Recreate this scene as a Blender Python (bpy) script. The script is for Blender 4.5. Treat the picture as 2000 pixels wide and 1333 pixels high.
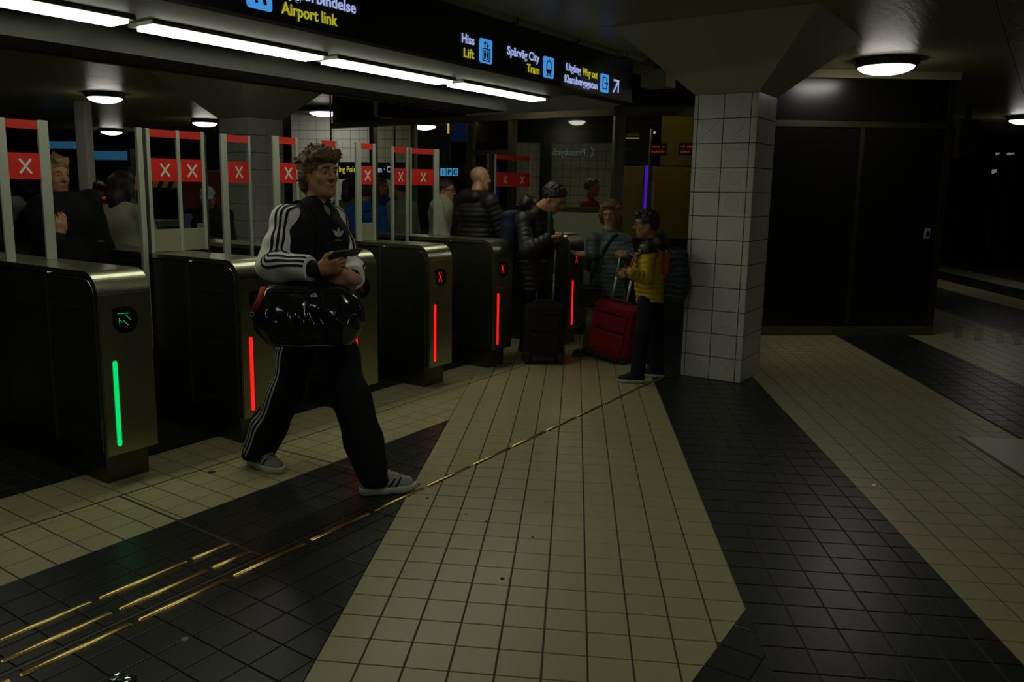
import bpy, bmesh, math, random
import numpy as np
from mathutils import Vector, Matrix

for o in list(bpy.data.objects):
    bpy.data.objects.remove(o)
random.seed(7)
SC = bpy.context.scene
COL = SC.collection

# ------------------------------------------------------------------ camera
FPX, CX, CY, CAMZ = 1572.93, 929.70, 625.77, 1.5536
PITCH, ROLL, YAW, AB = 0.161742, 0.0110308, -0.1208595, 0.4947762
def camera_axes():
    cy, sy = math.cos(YAW), math.sin(YAW)
    fw = np.array([sy, cy, 0.0]); rt = np.array([cy, -sy, 0.0]); up = np.array([0, 0, 1.0])
    f2 = fw * math.cos(PITCH) - up * math.sin(PITCH)
    u2 = up * math.cos(PITCH) + fw * math.sin(PITCH)
    r3 = rt * math.cos(ROLL) + u2 * math.sin(ROLL)
    u3 = u2 * math.cos(ROLL) - rt * math.sin(ROLL)
    return r3, u3, f2
RT, UPV, FW = camera_axes()
cam_data = bpy.data.cameras.new('camera')
cam = bpy.data.objects.new('camera', cam_data)
COL.objects.link(cam)
cam_data.sensor_fit = 'HORIZONTAL'; cam_data.sensor_width = 36.0
cam_data.lens = FPX * 36.0 / 2000.0
cam_data.shift_x = (1000.0 - CX) / 2000.0
cam_data.shift_y = (CY - 666.5) / 2000.0
cam_data.clip_start = 0.05; cam_data.clip_end = 200
cam.matrix_world = Matrix(((RT[0], UPV[0], -FW[0], 0), (RT[1], UPV[1], -FW[1], 0), (RT[2], UPV[2], -FW[2], CAMZ), (0, 0, 0, 1)))
SC.camera = cam

# ------------------------------------------------------------------ world, exposure
world = bpy.data.worlds.new('world'); SC.world = world
world.use_nodes = True
world.node_tree.nodes['Background'].inputs[0].default_value = (0.9, 1.0, 0.75, 1)
world.node_tree.nodes['Background'].inputs[1].default_value = 0.0015
SC.view_settings.view_transform = 'Standard'
SC.view_settings.look = 'None'
SC.view_settings.gamma = 1.0
SC.view_settings.use_curve_mapping = False
SC.view_settings.exposure = -0.18
DOME_POWER = 12.5      # radiance of the opal ceiling domes
TUBE_POWER = 8.5       # radiance of the fluorescent strips over the gates

# ------------------------------------------------------------------ frames
A1 = np.array([math.sin(AB), math.cos(AB), 0.0])      # along the gate row
A2 = np.array([-math.cos(AB), math.sin(AB), 0.0])     # through the gates, away from the hall
A_ANG = math.atan2(A1[1], A1[0])
ZC = 2.82
def AW(u, v, z=0.0):
    return A1 * u + A2 * v + np.array([0, 0, z])
def ray(x, y):
    return RT * ((x - CX) / FPX) - UPV * ((y - CY) / FPX) + FW
def at(x, y, d):
    return np.array([0, 0, CAMZ]) + ray(x, y) * d
def on_z(x, y, z):
    r = ray(x, y); return np.array([0, 0, CAMZ]) + r * ((z - CAMZ) / r[2])

# ------------------------------------------------------------------ materials
def lin(c):
    return tuple(((x / 255.0) / 12.92 if x / 255.0 <= 0.04045 else ((x / 255.0 + 0.055) / 1.055) ** 2.4) for x in c)
MATS = {}
def mat(name, rgb, rough=0.6, metal=0.0, var=0.0, scale=8.0, bump=0.0, bscale=60.0, stretch=(1, 1, 1), spec=0.5, coat=0.0, aniso=0.0):
    if name in MATS: return MATS[name]
    m = bpy.data.materials.new(name); m.use_nodes = True
    nt = m.node_tree; b = nt.nodes['Principled BSDF']
    b.inputs['Base Color'].default_value = (*rgb, 1)
    b.inputs['Roughness'].default_value = rough
    b.inputs['Metallic'].default_value = metal
    b.inputs['Specular IOR Level'].default_value = spec
    b.inputs['Coat Weight'].default_value = coat
    b.inputs['Anisotropic'].default_value = aniso
    tc = nt.nodes.new('ShaderNodeTexCoord')
    if var > 0:
        n = nt.nodes.new('ShaderNodeTexNoise'); n.inputs['Scale'].default_value = scale; n.inputs['Detail'].default_value = 4
        mp = nt.nodes.new('ShaderNodeMapping'); mp.inputs['Scale'].default_value = stretch
        geo = nt.nodes.new('ShaderNodeNewGeometry')
        nt.links.new(geo.outputs['Position'], mp.inputs['Vector']); nt.links.new(mp.outputs['Vector'], n.inputs['Vector'])
        mix = nt.nodes.new('ShaderNodeMix'); mix.data_type = 'RGBA'
        mix.inputs[6].default_value = (*[c * (1 - var) for c in rgb], 1); mix.inputs[7].default_value = (*[min(1, c * (1 + var)) for c in rgb], 1)
        nt.links.new(n.outputs['Fac'], mix.inputs[0]); nt.links.new(mix.outputs[2], b.inputs['Base Color'])
    if bump > 0:
        n2 = nt.nodes.new('ShaderNodeTexNoise'); n2.inputs['Scale'].default_value = bscale; n2.inputs['Detail'].default_value = 3
        mp2 = nt.nodes.new('ShaderNodeMapping'); mp2.inputs['Scale'].default_value = stretch
        nt.links.new(tc.outputs['Object'], mp2.inputs['Vector']); nt.links.new(mp2.outputs['Vector'], n2.inputs['Vector'])
        bp = nt.nodes.new('ShaderNodeBump'); bp.inputs['Strength'].default_value = bump; bp.inputs['Distance'].default_value = 0.01
        nt.links.new(n2.outputs['Fac'], bp.inputs['Height']); nt.links.new(bp.outputs['Normal'], b.inputs['Normal'])
    MATS[name] = m
    return m
def emit(name, rgb, strength):
    if name in MATS: return MATS[name]
    m = bpy.data.materials.new(name); m.use_nodes = True
    b = m.node_tree.nodes['Principled BSDF']
    b.inputs['Base Color'].default_value = (*[min(0.8, c) for c in rgb], 1)
    b.inputs['Emission Color'].default_value = (*rgb, 1)
    b.inputs['Emission Strength'].default_value = strength
    b.inputs['Roughness'].default_value = 0.4
    MATS[name] = m
    return m
def glass(name, rgb=(0.86, 0.93, 0.88), alpha_rough=0.0, tint=0.0):
    if name in MATS: return MATS[name]
    m = bpy.data.materials.new(name); m.use_nodes = True
    nt = m.node_tree; nt.nodes.remove(nt.nodes['Principled BSDF'])
    out = nt.nodes['Material Output']
    tr = nt.nodes.new('ShaderNodeBsdfTransparent'); tr.inputs[0].default_value = (*rgb, 1)
    gl = nt.nodes.new('ShaderNodeBsdfGlossy'); gl.inputs['Roughness'].default_value = 0.02
    lw = nt.nodes.new('ShaderNodeLayerWeight'); lw.inputs['Blend'].default_value = 0.5
    pw = nt.nodes.new('ShaderNodeMath'); pw.operation = 'POWER'; pw.inputs[1].default_value = 4.0
    nt.links.new(lw.outputs['Facing'], pw.inputs[0])
    fr = nt.nodes.new('ShaderNodeMath'); fr.operation = 'MULTIPLY_ADD'; fr.inputs[1].default_value = 0.8; fr.inputs[2].default_value = 0.035
    nt.links.new(pw.outputs[0], fr.inputs[0])
    mx = nt.nodes.new('ShaderNodeMixShader')
    nt.links.new(fr.outputs[0], mx.inputs[0]); nt.links.new(tr.outputs[0], mx.inputs[1]); nt.links.new(gl.outputs[0], mx.inputs[2])
    nt.links.new(mx.outputs[0], out.inputs['Surface'])
    MATS[name] = m
    return m

M_CREAM = mat('cream_tile', (0.345, 0.325, 0.172), 0.36, var=0.10, scale=2.2, bump=0.08, bscale=25)
M_DARK = mat('charcoal_tile', (0.0155, 0.017, 0.0135), 0.34, var=0.25, scale=1.7, bump=0.08, bscale=25, spec=0.36)
M_GROUT = mat('grout', (0.052, 0.048, 0.030), 0.9, var=0.2)
M_STEEL = mat('brushed_steel', (0.45, 0.455, 0.315), 0.30, 1.0, var=0.10, scale=3, bump=0.02, bscale=40, stretch=(40, 1, 1))
M_STEELD = mat('dark_steel', (0.13, 0.125, 0.10), 0.42, 1.0, var=0.15, scale=3)
M_ALU = mat('pale_aluminium', (0.36, 0.39, 0.30), 0.45, 0.3, var=0.05)
M_BRASS = mat('brass', (0.74, 0.55, 0.19), 0.30, 1.0, var=0.2, scale=12)
M_BLACK = mat('black_gloss', (0.006, 0.006, 0.005), 0.22)
M_BLACKM = mat('black_matt', (0.009, 0.009, 0.007), 0.6)
M_SIGN = mat('sign_face', (0.007, 0.007, 0.006), 0.35)
M_SOFFIT = mat('soffit_grey', (0.055, 0.052, 0.034), 0.55, var=0.15)
M_CEIL = mat('ceiling_metal', (0.33, 0.315, 0.165), 0.34, 0.0, var=0.12, scale=1.2, bump=0.5, bscale=5, stretch=(1, 6, 1), spec=0.11)
M_PLASTER = mat('plaster', (0.42, 0.41, 0.29), 0.75, var=0.06, scale=4, bump=0.25, bscale=180)
M_WTILE = mat('white_wall_tile', (0.62, 0.63, 0.55), 0.30, var=0.06, scale=3, bump=0.05)
M_WGROUT = mat('wall_grout', (0.07, 0.07, 0.045), 0.9)
M_WALLBLK = mat('dark_laminate', (0.0055, 0.005, 0.0038), 0.24, var=0.2)
M_TRIM = mat('bronze_trim', (0.15, 0.13, 0.075), 0.30, 0.9)
M_RED = mat('red_film', (0.52, 0.016, 0.008), 0.4)
M_WHITEF = mat('white_film', (0.55, 0.57, 0.50), 0.5)
M_GREENF = mat('green_film', (0.01, 0.40, 0.08), 0.4)
M_GLASS = glass('clear_glass', (0.89, 0.94, 0.90))
M_GLASSB = glass('booth_glass', (0.88, 0.88, 0.76))
M_DOME = emit('dome_opal', (1.0, 0.95, 0.86), DOME_POWER)
M_TUBE = emit('tube_opal', (0.98, 1.0, 0.80), TUBE_POWER)
M_LEDR = emit('led_red', (1.0, 0.012, 0.010), 1.25)
M_LEDG = emit('led_green', (0.0, 0.80, 0.17), 1.0)
M_TXTW = emit('text_white', (0.40, 0.50, 0.88), 0.85)
M_TXTY = emit('text_yellow', (0.46, 0.44, 0.015), 0.85)
M_TXTB = emit('text_blue', (0.055, 0.30, 0.74), 0.95)

# ------------------------------------------------------------------ mesh helpers
def link(name, me, parent=None, m=None):
    o = bpy.data.objects.new(name, me); COL.objects.link(o)
    if m is not None and me is not None and len(me.materials) == 0:
        me.materials.append(m)
    if parent is not None: o.parent = parent
    return o
def tag(o, label=None, cat=None, group=None, kind=None):
    if label: o['label'] = label
    if cat: o['category'] = cat
    if group: o['group'] = group
    if kind: o['kind'] = kind
    return o
def empty(name, loc=(0, 0, 0), rz=0.0):
    o = bpy.data.objects.new(name, None); COL.objects.link(o)
    o.location = loc; o.rotation_euler = (0, 0, rz); o.empty_display_size = 0.1
    return o
class MB:
    """collects vertices and faces, builds one mesh object"""
    def __init__(s): s.v = []; s.f = []; s.mi = []
    def add(s, vs, fs, mi=0):
        b = len(s.v); s.v += [tuple(float(c) for c in p) for p in vs]
        s.f += [tuple(b + i for i in f) for f in fs]; s.mi += [mi] * len(fs)
        return s
    def box(s, x0, x1, y0, y1, z0, z1, mi=0):
        vs = [(x0, y0, z0), (x1, y0, z0), (x1, y1, z0), (x0, y1, z0), (x0, y0, z1), (x1, y0, z1), (x1, y1, z1), (x0, y1, z1)]
        return s.add(vs, [(3, 2, 1, 0), (4, 5, 6, 7), (0, 1, 5, 4), (1, 2, 6, 5), (2, 3, 7, 6), (3, 0, 4, 7)], mi)
    def prism(s, poly, axis, a0, a1, mi=0):
        """poly: 2D points; axis 0/1/2 is the extrusion axis"""
        n = len(poly)
        def P(p, a): return {0: (a, p[0], p[1]), 1: (p[0], a, p[1]), 2: (p[0], p[1], a)}[axis]
        vs = [P(p, a0) for p in poly] + [P(p, a1) for p in poly]
        fs = [tuple(range(n - 1, -1, -1)), tuple(range(n, 2 * n))] + [(i, (i + 1) % n, n + (i + 1) % n, n + i) for i in range(n)]
        return s.add(vs, fs, mi)
    def tube(s, pts, r, seg=10, mi=0, cap=True):
        pts = [np.array(p, float) for p in pts]; n = len(pts); rs = r if hasattr(r, '__len__') else [r] * n
        rings = []
        prev = None
        for i in range(n):
            t = pts[min(i + 1, n - 1)] - pts[max(i - 1, 0)]; t = t / (np.linalg.norm(t) + 1e-9)
            a = np.array([0, 0, 1.0]) if abs(t[2]) < 0.9 else np.array([1.0, 0, 0])
            if prev is not None: a = prev
            x = np.cross(a, t); x /= np.linalg.norm(x) + 1e-9; y = np.cross(t, x); prev = y
            rings.append([pts[i] + (x * math.cos(k * 2 * math.pi / seg) + y * math.sin(k * 2 * math.pi / seg)) * rs[i] for k in range(seg)])
        vs = [p for rg in rings for p in rg]
        fs = [(i * seg + k, i * seg + (k + 1) % seg, (i + 1) * seg + (k + 1) % seg, (i + 1) * seg + k) for i in range(n - 1) for k in range(seg)]
        if cap: fs += [tuple(range(seg - 1, -1, -1)), tuple((n - 1) * seg + k for k in range(seg))]
        return s.add(vs, fs, mi)
    def lathe(s, prof, seg=24, c=(0, 0), mi=0):
        """prof: (r, z) list, revolved about z through c"""
        n = len(prof)
        vs = [(c[0] + r * math.cos(2 * math.pi * k / seg), c[1] + r * math.sin(2 * math.pi * k / seg), z) for r, z in prof for k in range(seg)]
        fs = [(i * seg + k, i * seg + (k + 1) % seg, (i + 1) * seg + (k + 1) % seg, (i + 1) * seg + k) for i in range(n - 1) for k in range(seg)]
        fs += [tuple(range(seg - 1, -1, -1)), tuple((n - 1) * seg + k for k in range(seg))]
        return s.add(vs, fs, mi)
    def mesh(s, name, mats, smooth=False):
        me = bpy.data.meshes.new(name); me.from_pydata(s.v, [], s.f)
        for m in (mats if isinstance(mats, (list, tuple)) else [mats]): me.materials.append(m)
        if len(me.materials) > 1: me.polygons.foreach_set('material_index', s.mi)
        if smooth: me.polygons.foreach_set('use_smooth', [True] * len(me.polygons))
        me.update(); return me
    def build(s, name, mats, parent=None, smooth=False):
        return link(name, s.mesh(name, mats, smooth), parent)
def soft(o, w=0.004, seg=2):
    md = o.modifiers.new('bevel', 'BEVEL'); md.width = w; md.segments = seg; md.limit_method = 'ANGLE'; md.angle_limit = math.radians(40)
    return o
def aframe(name, u=0.0, v=0.0, z=0.0):
    """an Empty whose local x runs along the gate row and local y through the gates"""
    p = AW(u, v, z); return empty(name, tuple(p), A_ANG)
def set_aframe(o, u=0.0, v=0.0, z=0.0):
    o.location = tuple(AW(u, v, z)); o.rotation_euler = (0, 0, A_ANG); return o
def text_mesh(txt, size, m, bold=0.0, xs=0.8, align='LEFT'):
    """flat lettering, lies in local XZ facing -Y"""
    cu = bpy.data.curves.new('txt', 'FONT'); cu.body = txt; cu.size = size; cu.offset = bold; cu.align_x = align; cu.resolution_u = 3
    cu.extrude = 0.0015
    o = bpy.data.objects.new('txt', cu); COL.objects.link(o)
    dg = bpy.context.evaluated_depsgraph_get(); dg.update()
    me = bpy.data.meshes.new_from_object(o.evaluated_get(dg))
    bpy.data.objects.remove(o); bpy.data.curves.remove(cu)
    me.transform(Matrix(((xs, 0, 0, 0), (0, 0, -1, 0), (0, 1, 0, 0), (0, 0, 0, 1))))
    me.materials.clear(); me.materials.append(m)
    return me
def clip_poly(poly, hps):
    """clip a 2D polygon by half planes (nx, ny, d): keep nx*x+ny*y <= d"""
    for nx, ny, d in hps:
        out = []
        for i in range(len(poly)):
            p, q = poly[i], poly[(i + 1) % len(poly)]
            a, b = nx * p[0] + ny * p[1] - d, nx * q[0] + ny * q[1] - d
            if a <= 0: out.append(p)
            if (a < 0 < b) or (b < 0 < a):
                t = a / (a - b); out.append((p[0] + t * (q[0] - p[0]), p[1] + t * (q[1] - p[1])))
        poly = out
        if len(poly) < 3: return []
    return poly
def area2(poly):
    return abs(sum(poly[i][0] * poly[(i + 1) % len(poly)][1] - poly[(i + 1) % len(poly)][0] * poly[i][1] for i in range(len(poly)))) / 2

# ================================================================== floor
floor_bm = MB().box(-22, 16, -5, 28, -0.10, -0.004)
floor = floor_bm.build('floor', M_GROUT)
tag(floor, 'tiled station hall floor in cream and charcoal bands', 'floor', kind='structure')
T = 0.15
TILES = []     # (poly(world), dark, distance key, full?, centre, angle)
def half_v(v, sign):    # sign +1 keeps v' <= v, -1 keeps v' >= v
    return (sign * A2[0], sign * A2[1], sign * v)
def lay(frame, u0, u1, v0, v1, ou, ov, dark, hps, ju=0.0065, jv=0.0052):
    """tiles of a band: frame 'A' or 'B', grid origin ou, ov"""
    i0, i1 = math.floor((u0 - ou) / T), math.ceil((u1 - ou) / T)
    j0, j1 = math.floor((v0 - ov) / T), math.ceil((v1 - ov) / T)
    for i in range(i0, i1):
        for j in range(j0, j1):
            a0, a1 = max(u0, ou + i * T) + ju / 2, min(u1, ou + (i + 1) * T) - ju / 2
            b0, b1 = max(v0, ov + j * T) + jv / 2, min(v1, ov + (j + 1) * T) - jv / 2
            if a1 - a0 < 0.01 or b1 - b0 < 0.01: continue
            q = [(a0, b0), (a1, b0), (a1, b1), (a0, b1)]
            if frame == 'A':
                q = [tuple((A1 * p[0] + A2 * p[1])[:2]) for p in q]
            c = np.mean(q, axis=0)
            d = np.array([c[0], c[1], -CAMZ]); zc = d @ FW
            if zc < 0.5: continue
            px, py = CX + FPX * (d @ RT) / zc, CY - FPX * (d @ UPV) / zc
            if px < -450 or px > 2450 or py > 1700: continue
            full = (a1 - a0 > T - ju - 1e-4) and (b1 - b0 > T - jv - 1e-4)
            a_before = area2(q)
            q2 = clip_poly(q, hps)
            if len(q2) < 3 or area2(q2) < 2e-4: continue
            if area2(q2) < a_before - 1e-7: full = False
            inside = -20 < px < 2020 and py < 1350
            TILES.append((q2, dark, zc if inside else zc + 50, full, c, A_ANG if frame == 'A' else 0.0, (a1 - a0, b1 - b0)))
XL, XD0, XD1 = -0.816, 0.684, 1.534
YF = 24.0
BOX, BOY = -0.6662, 2.380
# hall bands
lay('B', XL, XD0, 1.5, 9.0, BOX, BOY, False, [half_v(0.79, -1)])
lay('B', XD0, XD1, 1.5, 9.2, XD0, BOY, True, [])
lay('B', XD1, 2.90, 1.5, 9.6, XD1, BOY, False, [])
lay('B', 2.90, 3.70, 1.5, 16.0, 2.90, BOY, True, [])
lay('B', 3.70, 4.95, 1.5, 16.0, 3.70, BOY, False, [])
lay('B', 4.95, 6.10, 5.0, 18.0, 4.95, BOY, True, [])
lay('B', 6.10, 6.70, 7.0, 20.0, 6.10, BOY, False, [])
lay('B', 6.70, 7.40, 9.0, 20.0, 6.70, BOY, True, [])
lay('B', 7.40, 8.0, 9.0, 20.0, 7.40, BOY, False, [])
# dark corner between the bands at the near edge
lay('A', 0.5, 4.5, -1.4, 0.79, 1.854, 0.79 - 1.5, True, [(1, 0, XD0)])
# gate line
AOX, AOY = 1.8542, 4.1036
lay('A', 0.3, 7.8, 3.204, 4.13, AOX, AOY - 0.9, False, [(1, 0, XL)])
lay('A', 0.3, 5.0, 1.2, 3.204, AOX, AOY - 0.9, True, [(1, 0, XL)])
lay('A', 0.3, 9.0, 4.13, 6.0, AOX, AOY, True, [(1, 0, XL)])
lay('A', 0.3, 12.0, 6.0, 13.0, AOX, AOY, False, [(1, 0, XL)])
TILES.sort(key=lambda t: t[2])
def tile_mesh(poly, mi_mats, name='tile'):
    """slab with a slightly chamfered edge"""
    n = len(poly); c = np.mean(poly, axis=0)
    low = [(p[0], p[1], -0.006) for p in poly]; mid = [(p[0], p[1], -0.0012) for p in poly]
    top = []
    for p in poly:
        d = c - np.array(p); L = np.linalg.norm(d) + 1e-9
        q = np.array(p) + d / L * min(0.0022, L * 0.3); top.append((q[0], q[1], 0.0))
    vs = low + mid + top
    fs = [(i, (i + 1) % n, n + (i + 1) % n, n + i) for i in range(n)] + [(n + i, n + (i + 1) % n, 2 * n + (i + 1) % n, 2 * n + i) for i in range(n)] + [tuple(range(2 * n, 3 * n))]
    return vs, fs
shared = {}
rest = MB()
for k, (q, dark, zk, full, c, ang, dims) in enumerate(TILES):
    if k < 300:
        if full:
            key = (dark, round(dims[0], 4), round(dims[1], 4))
            if key not in shared:
                a, b = dims[0] / 2, dims[1] / 2
                vs, fs = tile_mesh([(-a, -b), (a, -b), (a, b), (-a, b)], None)
                shared[key] = MB().add(vs, fs).mesh('tile', M_DARK if dark else M_CREAM)
            o = link('tile', shared[key], floor); o.location = (c[0], c[1], 0); o.rotation_euler = (0, 0, ang)
        else:
            ql = [(p[0] - c[0], p[1] - c[1]) for p in q]
            vs, fs = tile_mesh(ql, None)
            o = MB().add(vs, fs).build('tile', M_DARK if dark else M_CREAM, floor); o.location = (c[0], c[1], 0)
    else:
        vs, fs = tile_mesh(q, None); rest.add(vs, fs, 1 if dark else 0)
o = rest.build('tile_field', [M_CREAM, M_DARK], floor); o['kind'] = 'stuff'

# steel frame lines let into the floor by the gates, and the bolt covers
def inlay(parent, pts, w, name, m, z=0.0012):
    mb = MB()
    for (ua, va), (ub, vb) in zip(pts[:-1], pts[1:]):
        p, q = AW(ua, va), AW(ub, vb); t = (q - p) / np.linalg.norm(q - p); n = np.array([-t[1], t[0], 0]) * w / 2
        mb.add([p - n, q - n, q + n, p + n, p - n + [0, 0, z], q - n + [0, 0, z], q + n + [0, 0, z], p + n + [0, 0, z]],
               [(3, 2, 1, 0), (4, 5, 6, 7), (0, 1, 5, 4), (1, 2, 6, 5), (2, 3, 7, 6), (3, 0, 4, 7)])
    return mb.build(name, m, parent)
M_FRAME = mat('floor_frame', (0.11, 0.105, 0.075), 0.4, 0.8)
inlay(floor, [(0.5, 3.70), (2.125, 3.70), (7.3, 3.70)], 0.010, 'frame_strip', M_FRAME)
inlay(floor, [(2.125, 3.70), (2.11, 2.585)], 0.012, 'frame_strip', M_FRAME)
inlay(floor, [(0.9, 2.585), (3.16, 2.585), (3.10, 3.70)], 0.012, 'frame_strip', M_FRAME)
inlay(floor, [(3.10, 3.70), (3.15, 2.60)], 0.006, 'frame_strip', M_STEEL, 0.002)
for (u, v) in [(1.47, 3.62), (2.62, 3.62)]:
    c = AW(u, v)
    MB().lathe([(0.020, 0.0), (0.020, 0.003), (0.012, 0.004)], 16, (c[0], c[1])).build('bolt_cover', M_BLACKM, floor)
for (x, y) in [(on_z(1708, 948, 0)[0], on_z(1708, 948, 0)[1]), (on_z(1798, 865, 0)[0], on_z(1798, 865, 0)[1])]:
    MB().lathe([(0.016, 0.0), (0.016, 0.003), (0.010, 0.004)], 16, (x, y)).build('bolt_cover', M_BRASS, floor)
# access plate at the right edge
MB().box(2.53, 3.6, 4.0, 5.38, 0.0, 0.003).build('access_plate', mat('access_plate', (0.50, 0.47, 0.34), 0.35, var=0.05), floor)
MB().box(2.505, 2.53, 4.0, 5.38, 0.0, 0.0035).build('plate_edge', M_FRAME, floor)
# worn rubber patches beyond the dark wall
for k, (xa, ya, xb, yb) in enumerate([(4.15, 9.26, 4.55, 10.11), (4.32, 9.16, 4.73, 10.03), (4.47, 9.01, 4.87, 9.88), (4.62, 8.95, 4.97, 9.73)]):
    MB().add([(xa, ya, 0.0), (xa + 0.08, ya, 0.0), (xb + 0.08, yb, 0.0), (xb, yb, 0.0), (xa, ya, 0.004), (xa + 0.08, ya, 0.004), (xb + 0.08, yb, 0.004), (xb, yb, 0.004)],
             [(3, 2, 1, 0), (4, 5, 6, 7), (0, 1, 5, 4), (1, 2, 6, 5), (2, 3, 7, 6), (3, 0, 4, 7)]).build('rubber_strip', M_FRAME, floor)
# flattened gum, crumbs and a foil scrap
for k, (x, y, s) in enumerate([(981, 1131, 0.010), (835, 974, 0.008), (950, 1019, 0.008), (910, 1005, 0.006), (1040, 1050, 0.006), (361, 1249, 0.014)]):
    p = on_z(x, y, 0)
    tag(MB().lathe([(s, 0.0), (s * 0.9, 0.0015), (s * 0.5, 0.002)], 9, (p[0], p[1])).build('gum_spot', mat('gum_pale', (0.25, 0.23, 0.17), 0.8) if x == 361 else M_BLACKM),
        ['small dark gum spot on a cream tile low in the middle', 'small dark fleck on the cream tiles right of the brass line end', 'dark fleck on the cream tiles in the middle',
         'tiny dark fleck just left of another fleck on the cream tiles', 'tiny dark fleck on the cream tiles, farthest right of the flecks', 'pale flattened spot on the charcoal tiles near the brass lines'][k], 'gum')
pf = on_z(245, 1327, 0)
mb = MB(); random.seed(3)
gx = [(i * 0.011 - 0.05, j * 0.011 - 0.02, random.uniform(0.001, 0.012)) for j in range(4) for i in range(9)]
mb.add([(pf[0] + a, pf[1] + b, c) for a, b, c in gx], [(j * 9 + i, j * 9 + i + 1, (j + 1) * 9 + i + 1, (j + 1) * 9 + i) for j in range(3) for i in range(8)])
tag(mb.build('foil_scrap', mat('foil', (0.7, 0.75, 0.72), 0.12, 1.0)), 'crumpled silver foil scrap on the charcoal floor at the bottom edge', 'litter')

# brass guide lines
def strip_mesh(L):
    w, h = 0.013, 0.008
    prof = [(-w * math.cos(a), h * math.sin(a) ** 0.8) for a in np.linspace(0, math.pi, 11)]
    mb = MB(); n = len(prof)
    secs = [(-L / 2, 0.3), (-L / 2 + 0.006, 1.0), (L / 2 - 0.006, 1.0), (L / 2, 0.3)]
    vs = [(x, p[0] * (0.8 + 0.2 * s), p[1] * s) for x, s in secs for p in prof]
    fs = [(a * n + i, a * n + i + 1, (a + 1) * n + i + 1, (a + 1) * n + i) for a in range(3) for i in range(n - 1)]
    fs += [tuple(range(n)), tuple(3 * n + i for i in range(n - 1, -1, -1))]
    mb.add(vs, [f[::-1] for f in fs]); return mb.mesh('strip', M_BRASS, True)
sm = strip_mesh(0.385); sh = strip_mesh(0.19)
def guide_line(v, ups, label, last=None):
    r = aframe('brass_guide_line', ups[0], v, 0.0)
    for u in ups:
        o = link('strip', sm, r); o.location = (u - ups[0], 0, 0)
    if last is not None:
        o = link('strip', sh, r); o.location = (last - ups[0], 0, 0)
    tag(r, label, 'guide strip'); return r
R0, RP = 1.4864, 0.4149
guide_line(2.541, [R0 - 0.207 + RP * k for k in range(-1, 13)], 'longest brass guide line running diagonally from the lower left corner to the pillar')
guide_line(2.668, [R0 - 0.207 + RP * k for k in range(-1, 2)], 'short brass guide line in the middle of the three at lower left', R0 + RP + 0.106)
guide_line(2.803, [R0 - 0.207 + RP * k for k in range(-1, 2)], 'short brass guide line nearest the gates at lower left', R0 + RP + 0.106)

# ================================================================== ceiling
ceiling = tag(MB().box(-22, 16, -5, 28, ZC + 0.012, ZC + 0.15).build('ceiling', M_BLACKM), 'low dark metal panel ceiling', 'ceiling', kind='structure')
PU, PV = 2.4, 3.0
pm = MB().box(-PU / 2 + 0.004, PU / 2 - 0.004, -PV / 2 + 0.003, PV / 2 - 0.003, 0, 0.012).mesh('ceiling_panel', M_CEIL)
for i in range(-2, 11):
    for j in range(-3, 9):
        c = AW(5.95 + (i - 3 + 0.5) * PU - (0.0 if True else 0), 3.45 + (j - 2 + 0.5) * PV, ZC)
        d = c - np.array([0, 0, CAMZ])
        if d @ FW < 0.3 or abs(d @ RT) > 1.1 * (d @ FW) + 2: continue
        o = link('ceiling_panel', pm, ceiling); o.location = tuple(c); o.rotation_euler = (0, 0, A_ANG)

# ================================================================== columns
def column(name, u0, v0, w, htiles, flare, label, rows=12, visible=True):
    """square tiled column with a flared plaster head, corner u0,v0 nearest the hall"""
    r = aframe(name, u0, v0, 0)
    zt = rows * 0.1935
    MB().box(0.006, w - 0.006, 0.006, w - 0.006, 0, zt).build('core', M_WGROUT, r)
    J = 0.007
    cols = [(0.0, 0.052), (0.052, 0.266), (0.266, 0.478), (0.478, w)]
    mesh_cache = {}
    for row in range(rows):
        z0, z1 = row * 0.1935 + J / 2, (row + 1) * 0.1935 - J / 2
        for face in range(4):
            for ci, (a, b) in enumerate(cols):
                lo, hi = a + (J / 2 if ci else 0.0), b - (J / 2 if ci < 3 else 0.0)
                key = (face, ci)
                if key not in mesh_cache:
                    h = z1 - z0; t = 0.008
                    if face == 0: mb = MB().box(0, t, lo, hi, 0, h)
                    elif face == 1: mb = MB().box(lo, hi, 0, t, 0, h)
                    elif face == 2: mb = MB().box(w - t, w, lo, hi, 0, h)
                    else: mb = MB().box(lo, hi, w - t, w, 0, h)
                    mesh_cache[key] = mb.mesh('wall_tile', M_WTILE)
                o = link('wall_tile', mesh_cache[key], r); o.location = (0, 0, z0)
    f = flare; zt2 = ZC + 0.006
    vs = [(0, 0, zt), (w, 0, zt), (w, w, zt), (0, w, zt), (-f, -f, zt2), (w + f, -f, zt2), (w + f, w + f, zt2), (-f, w + f, zt2)]
    MB().add(vs, [(3, 2, 1, 0), (4, 5, 6, 7), (0, 1, 5, 4), (1, 2, 6, 5), (2, 3, 7, 6), (3, 0, 4, 7)]).build('flared_head', M_PLASTER, r)
    tag(r, label, 'column', kind='structure'); return r
column('tiled_column', 6.51, 1.945, 0.51, 12, 0.52, 'square white tiled column with flared plaster head in the hall')
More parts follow.
